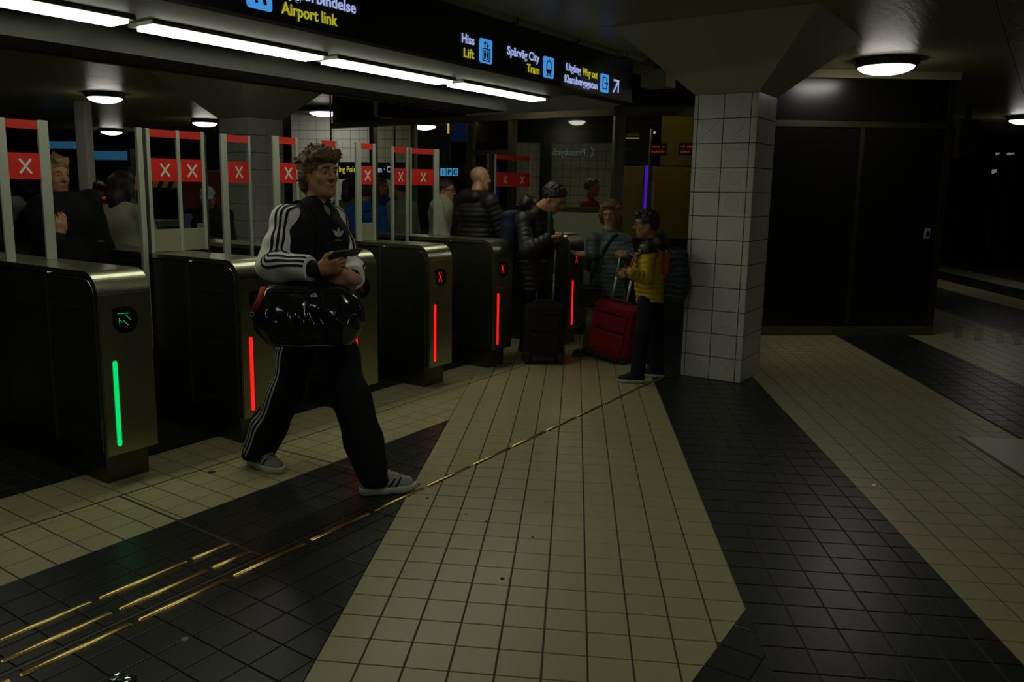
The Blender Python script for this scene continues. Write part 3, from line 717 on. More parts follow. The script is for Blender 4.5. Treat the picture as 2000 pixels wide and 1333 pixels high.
for k, (px, py) in enumerate([(1132, 248), (1166, 263), (1233, 270)]):
    p = on_z(px, py, 2.77); r = empty('slim_lamp', (p[0], p[1], ZC))
    soft(MB().box(-0.2, 0.2, -0.06, 0.06, -0.045, 0).build('housing', M_STEELD, r), 0.004)
    MB().box(-0.18, 0.18, -0.05, 0.05, -0.052, -0.045).build('diffuser', emit('slim_opal', (1.0, 0.86, 0.5), 1.6), r)
    tag(r, ['slim ceiling lamp inside the kiosk, leftmost of three', 'slim ceiling lamp inside the kiosk, middle of three', 'slim ceiling lamp inside the kiosk right of the corner post'][k], 'lamp', 'slim lamps in the kiosk')
# the fill lamp over the cabinet in the kiosk is an added one

# ================================================================== ticket gates
GW, GV0, GV1, GZ0, GZ1 = 0.29, 3.84, 5.75, 0.165, 1.122
RAD = 0.115
def gate_profile(ins=0.0):
    y0, y1, z0, z1 = ins, GV1 - GV0 - ins, GZ0 + (0.004 if ins else 0.0), GZ1 - ins; r = RAD - ins * 0.8
    pts = [(y0, z0)] + [(y0 + r - r * math.cos(a), z1 - r + r * math.sin(a)) for a in np.linspace(0, math.pi / 2, 17)]
    pts += [(y1 - r + r * math.sin(a), z1 - r + r * math.cos(a)) for a in np.linspace(0, math.pi / 2, 9)] + [(y1, z0)]
    return pts
def shell_mesh():
    a, b = gate_profile(0.0), gate_profile(0.028); n = len(a); mb = MB()
    vs = [(x, p[0], p[1]) for prof in (a, b) for x in (0.0, GW) for p in prof]
    fs = []
    for i in range(n - 1):
        fs += [(i, i + 1, n + i + 1, n + i), (2 * n + i, 3 * n + i, 3 * n + i + 1, 2 * n + i + 1), (i + 1, i, 2 * n + i, 2 * n + i + 1), (n + i, n + i + 1, 3 * n + i + 1, 3 * n + i)]
    fs += [(0, n, 3 * n, 2 * n), (n - 1, 3 * n - 1, 4 * n - 1, 2 * n - 1)]
    mb.add(vs, fs); return mb.mesh('shell', M_STEEL)
G = {}
G['shell'] = shell_mesh()
G['core'] = MB().prism(gate_profile(0.028)[::-1], 0, 0.014, GW - 0.014).mesh('core', M_BLACKM)
G['plinth'] = MB().box(0.03, GW - 0.02, 0.066, GV1 - GV0 - 0.066, 0.0, GZ0 + 0.01).mesh('plinth', M_STEELD)
G['front_lower'] = MB().box(0.006, GW - 0.002, -0.005, 0.0, GZ0 + 0.002, 0.712).mesh('front_panel', M_STEEL)
G['front_upper'] = MB().box(0.006, GW - 0.002, -0.005, 0.0, 0.719, GZ1 - RAD).mesh('front_panel', M_STEEL)
def side_panel(y0, y1, z0, z1, x, rt=0.0):
    r = rt; pts = [(y0, z0)]
    if r: pts += [(y0 + r - r * math.cos(a), z1 - r + r * math.sin(a)) for a in np.linspace(0, math.pi / 2, 7)]
    else: pts += [(y0, z1)]
    pts += [(y1, z1), (y1, z0)]
    return MB().prism(pts[::-1], 0, x, x + 0.009).mesh('side_panel', M_STEELD)
sides = []
for x in (0.005, GW - 0.014):
    for (y0, y1, z0, z1, rt) in [(0.040, 0.498, GZ0 + 0.012, 1.082, 0.085), (0.504, 1.00, GZ0 + 0.012, 1.082, 0), (1.006, 1.86, GZ0 + 0.012, 1.05, 0)]:
        sides.append(side_panel(y0, y1, z0, z1, x, rt))
slot = MB().box(-0.0005, 0.006, 0.13, 0.47, 0, 0.012).mesh('slot', M_BLACKM)
slot2 = MB().box(-0.0005, 0.006, 0.53, 0.97, 0, 0.012).mesh('slot', M_BLACKM)
lock = MB().tube([(-0.010, 0, 0), (0.01, 0, 0)], 0.011, 12).mesh('lock', M_STEEL)
rim = MB().tube([(0.004, 0.040, GZ0 + 0.02), (0.004, 0.040, 1.0)] + [(0.004, 0.040 + 0.085 - 0.085 * math.cos(a), 1.0 + 0.082 * math.sin(a)) for a in np.linspace(0.1, math.pi / 2, 7)] + [(0.004, 0.50, 1.082)], 0.0022, 5).mesh('rim_line', M_STEEL)
seam = MB().box(0.0, 0.006, 0.4975, 0.5045, GZ0 + 0.01, GZ1).mesh('seam_strip', M_STEEL)
def disc_poly(cx, cz, r):
    pts = [(cx + r * math.cos(a), cz + r * math.sin(a)) for a in np.linspace(math.radians(182), math.radians(448), 30)]
    return pts + [(cx - r * 0.75, cz + r * 1.0), (cx - r * 0.94, cz + r * 0.95), (cx - r, cz + r * 0.8)]
G['display'] = MB().prism(disc_poly(0.142, 0.868, 0.069), 1, -0.009, -0.005).mesh('display', M_BLACK)
strip_poly = [(0.069 + 0.0115 * math.cos(a), 0.653 + 0.0115 * math.sin(a)) for a in np.linspace(0, math.pi, 9)] + [(0.069 + 0.0115 * math.cos(a), 0.222 + 0.0115 * math.sin(a)) for a in np.linspace(math.pi, 2 * math.pi, 9)]
G['strip_r'] = MB().prism(strip_poly, 1, -0.009, -0.004).mesh('light_strip', M_LEDR)
G['strip_g'] = MB().prism(strip_poly, 1, -0.009, -0.004).mesh('light_strip', M_LEDG)
def dots(pts, m, s=0.0022):
    mb = MB()
    for x, z in pts: mb.prism([(x + s * math.cos(a), z + s * math.sin(a)) for a in np.linspace(0, 2 * math.pi, 7)[:-1]], 1, -0.0105, -0.009)
    return mb.mesh('led_mark', m)
L_ = lambda a, b, n: [(a[0] + (b[0] - a[0]) * k / (n - 1), a[1] + (b[1] - a[1]) * k / (n - 1)) for k in range(n)]
G['arrow'] = dots(L_((0.101, 0.905), (0.160, 0.902), 9) + L_((0.143, 0.893), (0.168, 0.866), 5) + L_((0.105, 0.878), (0.106, 0.850), 5) + L_((0.112, 0.868), (0.118, 0.860), 2) + L_((0.128, 0.866), (0.150, 0.842), 5), M_LEDG)
G['cross'] = dots(L_((0.108, 0.908), (0.146, 0.838), 9) + L_((0.146, 0.908), (0.108, 0.838), 9) + L_((0.114, 0.908), (0.150, 0.842), 8), M_LEDR, 0.003)
G['cross_dim'] = dots(L_((0.108, 0.905), (0.146, 0.842), 9) + L_((0.146, 0.905), (0.108, 0.842), 9), emit('led_red_dim', (0.5, 0.006, 0.006), 0.45), 0.002)
ZT = 1.91
M_FILM = mat('grey_film', (0.20, 0.20, 0.13), 0.5)
def screen(parent, u0, u1, lw, rw, gu, zb, green=False, dv=0.0, skew=0.0, cross=True, film=False):
    """glass leaf or fixed screen with end posts, red bands and a white cross; local x along the row"""
    L = u1 - u0
    pane = MB().box(0.0, L, -0.005, 0.005, zb, ZT - 0.004).build('glass_screen', M_GLASS, parent)
    pane.location = (u0 - gu, 4.72 - GV0 + dv, 0); pane.rotation_euler = (0, 0, skew)
    if lw: soft(MB().box(-0.002, lw, -0.009, 0.009, zb, ZT).build('post', M_ALU, pane), 0.003)
    if rw: soft(MB().box(L - rw, L + 0.002, -0.009, 0.009, zb, ZT).build('post', M_ALU, pane), 0.003)
    a, b = lw + 0.001, L - rw - 0.001
    m = M_GREENF if green else M_RED
    MB().box(a, b, -0.0068, -0.0052, ZT - 0.052, ZT - 0.004).build('top_band', m, pane)
    MB().box(a, b, -0.0068, -0.0052, ZT - 0.330, ZT - 0.185).build('warning_band', m, pane)
    if film: MB().box(a, b, -0.0068, -0.0052, zb + 0.005, zb + 0.15).build('lower_film', M_FILM, pane)
    if cross:
        c, zc_, s = (a + b) / 2 + 0.004, ZT - 0.258, min(0.040, (b - a) * 0.36); mb = MB()
        for sg in (1, -1):
            t = np.array([sg * s * 0.80, s]); n = np.array([-t[1], t[0]]); n = n / np.linalg.norm(n) * 0.0065
            p, q_ = np.array([c, zc_]) - t, np.array([c, zc_]) + t
            mb.prism([tuple(p - n), tuple(q_ - n), tuple(q_ + n), tuple(p + n)], 1, -0.0084, -0.0068)
        mb.build('cross_mark', M_WHITEF, pane)
    return pane
def gate(u, lab, green=False, dim=False, back=True):
    r = set_aframe(empty('ticket_gate'), u, GV0, 0)
    for nm, key in [('shell', 'shell'), ('core', 'core'), ('plinth', 'plinth'), ('front_panel', 'front_lower'), ('front_panel', 'front_upper'), ('display', 'display'), ('light_strip', 'strip_g' if green else 'strip_r')]:
        o = link(nm, G[key], r)
        if nm == 'display': link('led_mark', G['arrow'] if green else (G['cross_dim'] if dim else G['cross']), o)
    for i, me in enumerate(sides):
        p = link('side_panel', me, r)
        if i in (0, 1):
            for z in (0.925, 0.60, 0.26):
                s = link('slot', slot if i == 0 else slot2, p); s.location = (0.003, 0, z)
    link('rim_line', rim, r); link('seam_strip', seam, r)
    o = link('lock', lock, r); o.location = (0.0, 0.46, 1.088)
    tag(r, lab, 'ticket gate', 'ticket gates in the row'); return r
GU = [2.155, 3.02, 3.92, 4.80, 5.68, 7.02]
g1 = gate(GU[0], 'steel ticket gate with a green light strip and green arrow, nearest in the row', green=True)
g2 = gate(GU[1], 'steel ticket gate directly right of the green lit one, behind the tall man', dim=True)
g3 = gate(GU[2], 'steel ticket gate mostly hidden behind the tall man', dim=True)
g4 = gate(GU[3], 'steel ticket gate with red strip just right of the tall man')
g5 = gate(GU[4], 'steel ticket gate with red strip beside the man with the dark suitcase')
g6 = gate(GU[5], 'farthest steel ticket gate behind the two suitcases')
CT = GZ1
screen(g1, 2.14, 2.42, 0.05, 0.058, GU[0], CT)
screen(g1, 1.78, 2.125, 0.0, 0.0, GU[0], 0.35, green=True, cross=False)
screen(g2, 3.035, 3.262, 0.024, 0.012, GU[1], CT, film=True)
soft(MB().box(-0.050, -0.012, 0.87, 0.90, 0.5, ZT).build('frame_post', M_ALU, g2), 0.004)
MB().box(-0.010, 0.012, 0.872, 0.898, CT, ZT - 0.004).build('dark_post', M_BLACKM, g2)
screen(g2, 3.266, 3.45, 0.010, 0.022, GU[1], CT, skew=-0.10, film=True)
MB().box(0.435, 0.457, 0.87, 0.90, 0.35, ZT - 0.01).build('dark_post', M_BLACKM, g2)
screen(g3, 3.60, 3.88, 0.055, 0.022, GU[2], 0.35, skew=0.12)
screen(g3, 3.93, 4.16, 0.055, 0.018, GU[2], CT, dv=-0.15)
screen(g4, 4.36, 4.59, 0.045, 0.025, GU[3], 0.35, dv=-0.15, skew=0.08)
screen(g4, 4.775, 5.00, 0.058, 0.028, GU[3], CT, dv=-0.15, film=True)
MB().box(0.203, 0.225, 0.72, 0.745, CT, ZT - 0.01).build('dark_post', M_BLACKM, g4)
screen(g5, 5.37, 5.62, 0.035, 0.028, GU[4], 0.35, skew=0.08)
screen(g5, 5.63, 6.00, 0.012, 0.065, GU[4], CT, skew=-0.08)
soft(MB().box(-0.17, -0.11, 0.87, 0.90, CT, ZT).build('frame_post', M_STEELD, g6), 0.004)
MB().box(-0.10, -0.07, 0.87, 0.90, CT, ZT).build('dark_post', M_BLACKM, g6)
screen(g6, 6.97, 7.33, 0.025, 0.0, GU[5], CT)
screen(g6, 7.335, 7.62, 0.0, 0.025, GU[5], CT, skew=-0.16)

# ================================================================== organic shapes: signed distance fields meshed with surface nets
def nrm(v):
    v = np.array(v, float); return v / (np.linalg.norm(v) + 1e-12)
def surface_nets(D, lo, h):
    ins = D < 0; c = ins.astype(np.int8)
    s = sum(c[i:c.shape[0] - 1 + i, j:c.shape[1] - 1 + j, k:c.shape[2] - 1 + k] for i in (0, 1) for j in (0, 1) for k in (0, 1))
    act = (s > 0) & (s < 8); I = np.argwhere(act)
    idx = np.full(act.shape, -1, np.int64); idx[act] = np.arange(len(I))
    pos = np.zeros((len(I), 3)); cnt = np.zeros(len(I))
    C8 = [(i, j, k) for i in (0, 1) for j in (0, 1) for k in (0, 1)]
    for a in C8:
        for ax in range(3):
            if a[ax]: continue
            b = list(a); b[ax] = 1
            d0 = D[I[:, 0] + a[0], I[:, 1] + a[1], I[:, 2] + a[2]]; d1 = D[I[:, 0] + b[0], I[:, 1] + b[1], I[:, 2] + b[2]]
            m = (d0 < 0) != (d1 < 0); t = np.where(m, d0 / np.where(m, d0 - d1, 1), 0)
            p = np.array(a, float)[None, :].repeat(len(I), 0); p[:, ax] += t
            pos[m] += p[m]; cnt[m] += 1
    V = (I + pos / cnt[:, None]) * h + lo
    F = []
    for ax in range(3):
        n1, n2 = (ax + 1) % 3, (ax + 2) % 3
        sl0 = [slice(1, -1)] * 3; sl1 = [slice(1, -1)] * 3
        sl0[ax] = slice(0, -1); sl1[ax] = slice(1, None)
        a, b = ins[tuple(sl0)], ins[tuple(sl1)]
        E = np.argwhere(a != b)
        if len(E) == 0: continue
        flip = ~a[tuple(E.T)]
        off = np.array([1, 1, 1]); off[ax] = 0; E = E + off
        def cell(da, db):
            q = E.copy(); q[:, n1] += da; q[:, n2] += db; return idx[q[:, 0], q[:, 1], q[:, 2]]
        Q = np.stack([cell(-1, -1), cell(0, -1), cell(0, 0), cell(-1, 0)], 1)
        Q[flip] = Q[flip][:, ::-1]; F.append(Q)
    return V, np.concatenate(F)
class Shape:
    def __init__(s): s.p = []; s.cuts = []; s.disp = None
    def _add(s, fn, lo, hi, k, op='u'): s.p.append((fn, np.array(lo), np.array(hi), k, op)); return s
    def cone(s, a, b, ra, rb=None, k=0.02, quilt=None, op='u'):
        a, b = np.array(a, float), np.array(b, float); rb = ra if rb is None else rb
        ab = b - a; L2 = ab @ ab + 1e-12; L = math.sqrt(L2)
        def fn(P):
            t = np.clip(((P - a) @ ab) / L2, 0, 1); d = np.linalg.norm(P - a - t[:, None] * ab, axis=1) - (ra + (rb - ra) * t)
            if quilt: d = d - quilt[1] * (np.abs(np.sin(math.pi * (t * L + quilt[2]) / quilt[0])) ** 0.6 - 0.6)
            return d
        r = max(ra, rb) + (quilt[1] if quilt else 0)
        return s._add(fn, np.minimum(a, b) - r, np.maximum(a, b) + r, k, op)
    def chain(s, pts, rs, k=0.02, quilt=None):
        acc = 0.0
        for i in range(len(pts) - 1):
            q = (quilt[0], quilt[1], acc) if quilt else None
            s.cone(pts[i], pts[i + 1], rs[i], rs[i + 1], k, q); acc += np.linalg.norm(np.array(pts[i + 1]) - np.array(pts[i]))
        return s
    def ell(s, c, r, ax=None, k=0.02, op='u'):
        c, r = np.array(c, float), np.array(r, float); R = np.eye(3) if ax is None else np.array(ax)
        def fn(P):
            q = (P - c) @ R.T; k0 = np.linalg.norm(q / r, axis=1); k1 = np.linalg.norm(q / (r * r), axis=1) + 1e-9
            return k0 * (k0 - 1.0) / k1
        m = np.abs(R.T) @ r
        return s._add(fn, c - m, c + m, k, op)
    def econe(s, a, b, ra, rb, xd, k=0.03, quilt=None):
        """elliptic section loft: ra, rb = (half width along xd, half depth)"""
        a, b = np.array(a, float), np.array(b, float); ab = b - a; L = np.linalg.norm(ab); zd = ab / L
        xd = nrm(np.array(xd) - zd * (zd @ xd)); yd = np.cross(zd, xd)
        def fn(P):
            q = P - a; t = q @ zd; tc = np.clip(t / L, 0, 1)
            rx = ra[0] + (rb[0] - ra[0]) * tc; ry = ra[1] + (rb[1] - ra[1]) * tc
            x, y, z = q @ xd, q @ yd, t - tc * L
            m = np.minimum(rx, ry); e = np.sqrt((x / rx) ** 2 + (y / ry) ** 2 + (z / m) ** 2)
            g = np.sqrt((x / rx ** 2) ** 2 + (y / ry ** 2) ** 2 + (z / m ** 2) ** 2) + 1e-9
            d = e * (e - 1.0) / g
            if quilt: d = d - quilt[1] * (np.abs(np.sin(math.pi * (P[:, 2] + quilt[2]) / quilt[0])) ** 0.6 - 0.6)
            return d
        r = max(*ra, *rb) + 0.01
        return s._add(fn, np.minimum(a, b) - r, np.maximum(a, b) + r, k)
    def rbox(s, c, half, ax, rnd, k=0.01, op='u'):
        c, half = np.array(c, float), np.array(half, float) - rnd; R = np.array(ax)
        def fn(P):
            q = np.abs((P - c) @ R.T) - half
            return np.linalg.norm(np.maximum(q, 0), axis=1) + np.minimum(q.max(axis=1), 0) - rnd
        m = np.abs(R.T) @ (half + rnd)
        return s._add(fn, c - m, c + m, k, op)
    def cut(s, p, n): s.cuts.append((np.array(p, float), nrm(n))); return s
    @staticmethod
    def _mix(a, b, k, op):
        if op == 's': b = -b
        if k <= 0: return np.minimum(a, b) if op == 'u' else np.maximum(a, b)
        h = np.maximum(k - np.abs(a - b), 0) / k
        return np.minimum(a, b) - h * h * k / 4 if op == 'u' else np.maximum(a, b) + h * h * k / 4
    def ev(s, P):
        d = np.full(len(P), 1.0)
        for fn, lo, hi, k, op in s.p: d = s._mix(d, fn(P), k, op)
        if s.disp is not None: d = d + s.disp(P)
        for p, n in s.cuts: d = np.maximum(d, (P - p) @ n)
        return d
    def mesh(s, name, h, m, origin=(0, 0, 0)):
        us = [q for q in s.p if q[4] == 'u']
        lo = np.min([q[1] for q in us], axis=0) - 3 * h - 0.015; hi = np.max([q[2] for q in us], axis=0) + 3 * h + 0.015
        n = np.ceil((hi - lo) / h).astype(int) + 1
        D = np.full(n, 1.0, np.float64)
        axs = [lo[i] + h * np.arange(n[i]) for i in range(3)]
        for fn, a, b, k, op in s.p:
            pad = k + 3 * h + 0.012
            i0 = np.maximum(((a - pad - lo) / h).astype(int), 0); i1 = np.minimum(((b + pad - lo) / h).astype(int) + 2, n)
            if np.any(i1 <= i0): continue
            sub = tuple(slice(i0[i], i1[i]) for i in range(3))
            X, Y, Z = np.meshgrid(axs[0][sub[0]], axs[1][sub[1]], axs[2][sub[2]], indexing='ij')
            P = np.stack([X.ravel(), Y.ravel(), Z.ravel()], 1)
            D[sub] = s._mix(D[sub].ravel(), fn(P), k, op).reshape(X.shape)
        if s.disp is not None or s.cuts:
            near = np.argwhere(np.abs(D) < 0.06) if not s.cuts else np.argwhere(D < 0.06)
            P = near * h + lo; d = D[tuple(near.T)]
            if s.disp is not None: d = d + s.disp(P)
            for p, nn in s.cuts: d = np.maximum(d, (P - p) @ nn)
            D[tuple(near.T)] = d
        V, F = surface_nets(D, lo, h)
        V = V - np.array(origin)
        me = bpy.data.meshes.new(name)
        me.vertices.add(len(V)); me.vertices.foreach_set('co', V.ravel())
        me.loops.add(F.size); me.loops.foreach_set('vertex_index', F.ravel())
        me.polygons.add(len(F)); me.polygons.foreach_set('loop_start', np.arange(0, F.size, 4)); me.polygons.foreach_set('loop_total', np.full(len(F), 4))
        me.polygons.foreach_set('use_smooth', np.ones(len(F), bool))
        me.update(calc_edges=True); me.validate()
        me.materials.append(m); return me
    def project(s, start, direction, far=0.30):
        """walk from outside towards start, return the surface points"""
        start, direction = np.atleast_2d(start), np.atleast_2d(direction)
        t = np.full(len(start), far)
        for _ in range(40):
            d = s.ev(start + direction * t[:, None]); t = t - d * 0.7
        return start + direction * t[:, None]
def wob(amp, f, ph=0.0, stretch=(1, 1, 1)):
    """cheap folds: sum of warped sines"""
    st = np.array(stretch)
    def fn(P):
        x, y, z = (P * st * f).T
        a = np.sin(x + 1.7 * np.sin(y * 0.9 + ph) + ph) + np.sin(y * 1.3 + 1.3 * np.sin(z * 1.1 - ph)) + np.sin(z * 1.7 + 1.5 * np.sin(x * 0.8 + 2 * ph))
        return amp * a / 3
    return fn

# ------------------------------------------------------------------ people
def cloth(name, rgb, rough=0.85, **kw): return mat(name, rgb, rough, var=kw.pop('var', 0.12), scale=30, bump=kw.pop('bump', 0.15), bscale=220, spec=kw.pop('spec', 0.2), **kw)
SKIN = mat('skin_light', (0.39, 0.195, 0.105), 0.5, var=0.08, scale=25)
SKIN2 = mat('skin_tan', (0.31, 0.15, 0.075), 0.5, var=0.08, scale=25)
EYEW = mat('eye_white', (0.27, 0.24, 0.20), 0.3); EYED = mat('eye_dark', (0.02, 0.015, 0.01), 0.2)
LIP = mat('lip', (0.36, 0.12, 0.085), 0.5)
HAIRS = dict(brown=(0.045, 0.028, 0.013), dark=(0.012, 0.009, 0.007), blond=(0.26, 0.165, 0.06), curl=(0.125, 0.072, 0.026), red=(0.055, 0.022, 0.012), grey=(0.12, 0.115, 0.10))
def hairmat(k): return mat('hair_' + k, HAIRS[k], 0.55, var=0.5, scale=60, bump=0.6, bscale=90, stretch=(1, 1, 0.25))
def head_axes(ff, tilt=0.0, up=(0, 0, 1)):
    f = nrm(ff); r = nrm(np.cross(f, up)); u = np.cross(r, f)
    r2 = r * math.cos(tilt) + u * math.sin(tilt); u2 = u * math.cos(tilt) - r * math.sin(tilt)
    return np.array([r2, f, u2])          # rows: right, forward, up
def stand(pos, heading, H, lean=0.0, arms=None, step=0.0, head=None, hdrop=0.0, scale_w=1.0):
    """joint positions for a figure at pos facing heading (degrees from +X)"""
    a = math.radians(heading); f = np.array([math.cos(a), math.sin(a), 0]); r = np.array([f[1], -f[0], 0]); p = np.array([pos[0], pos[1], 0.0])
    W = lambda x, y, z: p + r * x * H * scale_w + f * y * H + np.array([0, 0, z * H])
    ln = math.tan(lean)
    J = dict(f=f, r=r, H=H, base=p.copy(), pel=W(0, 0, .53), che=W(0, .25 * ln, .74), nk=W(0, .33 * ln - .008, .838), hd=W(0, .40 * ln + .012, .932 - hdrop))
    for sd, n in ((1, 'R'), (-1, 'L')):
        J['s' + n] = W(.108 * sd, .31 * ln - .005, .808)
        ar = (arms or {}).get(n, ((.15, .0, .63), (.15, .05, .48)))
        J['e' + n] = W(*ar[0]); J['w' + n] = W(*ar[1])
        st = step * (1 if n == 'R' else -1)
        J['h' + n] = W(.052 * sd, 0, .52); J['k' + n] = W(.056 * sd, .02 + st * .4, .285); J['a' + n] = W(.058 * sd, st, .048)
        J['t' + n] = nrm(f + r * 0.15 * sd)
        J['hand' + n] = None
    J['ff'] = nrm(f if head is None else head)
    J['tilt'] = 0.0
    return J
def sdf_head(S, c, ax, s, male=True):
    """head around centre c; ax rows right, forward, up; s = scale (1 = 0.235 m tall head)"""
    L = lambda x, y, z: c + s * (ax[0] * x + ax[1] * y + ax[2] * z)
    S.ell(L(0, -.012, .035), s * np.array([.075, .096, .083]), ax, k=.02)
    S.ell(L(0, .022, -.030), s * np.array([.060, .066, .088]), ax, k=.03 * s)
    S.ell(L(0, .050, -.096), s * np.array([.034, .032, .024]), ax, k=.035 * s)
    for x in (-1, 1):
        S.cone(L(.050 * x, .0, -.055), L(.022 * x, .055, -.100), .022 * s, .018 * s, k=.03 * s)
        S.ell(L(.040 * x, .058, -.028), s * np.array([.020, .018, .020]), ax, k=.02 * s)
        S.cone(L(.012 * x, .086, .024), L(.044 * x, .070, .022), .0105 * s, .009 * s, k=.014 * s)
        S.ell(L(.031 * x, .092, .004), s * np.array([.017, .013, .010]), ax, k=.012 * s, op='s')
        S.ell(L(.031 * x, .074, .004), s * np.array([.0135, .0135, .012]), ax, k=.004 * s)
        S.ell(L(.076 * x, -.008, -.016), s * np.array([.009, .019, .032]), ax, k=.010 * s)
    S.cone(L(0, .086, .014), L(0, .108, -.026), .0085 * s, .0125 * s, k=.012 * s)
    S.cone(L(-.013, .094, -.032), L(.013, .094, -.032), .0085 * s, k=.008 * s)
    S.cone(L(-.017, .082, -.058), L(.017, .082, -.058), .0085 * s, k=.008 * s)
    S.cone(L(-.015, .081, -.070), L(.015, .081, -.070), .0085 * s, k=.008 * s)
    return L
def sdf_hand(S, w, d, n, side, s=1.0, curl=(0.5, 0.6, 0.4), spread=1.0, thumb=0.5):
    """hand at wrist w, fingers along d, palm facing n; side = direction the thumb lies on"""
    d = nrm(d); n = nrm(n - d * (n @ d)); t = nrm(side - d * (side @ d) - n * (side @ n)); w = np.array(w, float)
    S.rbox(w + d * .048 * s, np.array([.040, .050, .0145]) * s, np.array([t, d, n]), .013 * s, k=.012 * s)
    S.cone(w - d * .02 * s, w + d * .02 * s, .027 * s, .028 * s, k=.02 * s)
    for i, (x, L, r) in enumerate([(.030, .074, .0092), (.010, .082, .0095), (-.010, .076, .0090), (-.029, .060, .0080)]):
        p = w + d * (.092 - .004 * abs(i - 1)) * s + t * x * s * spread; ang = 0.0
        q = curl if not isinstance(curl[0], (tuple, list)) else curl[i]
        for seg, fr in enumerate((.46, .30, .24)):
            ang += q[seg]; dr = d * math.cos(ang) + n * math.sin(ang) + t * 0.10 * (spread - 1) * (1.5 - i)
            e = p + nrm(dr) * L * fr * s; rr_ = r * (1 - .10 * seg) * s
            S.cone(p, e, rr_, rr_ * .92, k=.0045 * s); p = e
    p = w + d * .022 * s + t * .030 * s + n * .006 * s
    d1 = nrm(t * (1.0 - thumb) + d * .75 + n * thumb); e = p + d1 * .042 * s; S.cone(p, e, .0145 * s, .0115 * s, k=.012 * s)
    d2 = nrm(d * .9 + n * thumb * .9 + t * .15); S.cone(e, e + d2 * .034 * s, .0112 * s, .0090 * s, k=.005 * s)
def add_eyes(root, L, s, o, brow=None, full=True):
    for x in (-1, 1):
        c = L(.031 * x, .0752, .004) - o
        e = MB(); R = .0118 * s
        e.lathe([(R * math.sin(a), R * math.cos(a)) for a in np.linspace(0.05, math.pi - 0.05, 9)], 12)
        eo = e.build('eye', EYEW, root, True); eo.location = tuple(c)
        ir = MB().lathe([(.0066 * s * math.sin(a), .0066 * s * math.cos(a)) for a in np.linspace(0.05, math.pi - 0.05, 7)], 10).build('iris', EYED, eo, True)
        fwd = L(0, 1, 0) - L(0, 0, 0); ir.location = tuple(nrm(fwd) * .0075 * s)
        if brow is not None:
            pts = [L(.014 * x, .0985, .026), L(.030 * x, .0955, .031), L(.047 * x, .083, .027)]
            MB().tube([p - o for p in pts], [.0030 * s, .0038 * s, .002 * s], 6).build('eyebrow', brow, root, True)
def tufts(S, L, ax, s, seed, n=170, rad=(.086, .106, .092), cen=(0, -.016, .040), r0=(.005, .009), lo=-.7, flow=(0, .4, -.2), ln=.024, front=.45):
    rnd = random.Random(int(seed * 1000))
    for k in range(n):
        th = rnd.uniform(0, 6.283); ph = math.asin(rnd.uniform(math.sin(lo), 1.0))
        dx, dy, dz = math.cos(th) * math.cos(ph), math.sin(th) * math.cos(ph), math.sin(ph)
        if dy > .2 and dz < front: continue
        p = L(cen[0] + dx * rad[0] * .97, cen[1] + dy * rad[1] * .97, cen[2] + dz * rad[2] * .97)
        v = ax[0] * (dx * .35 + flow[0] + rnd.uniform(-.6, .6)) + ax[1] * (dy * .35 + flow[1] + rnd.uniform(-.6, .6)) + ax[2] * (dz * .35 + flow[2] + rnd.uniform(-.5, .5))
        r = rnd.uniform(*r0); S.cone(p, p + nrm(v) * ln * s * rnd.uniform(.6, 1.3), r * s, r * .4 * s, k=.004)
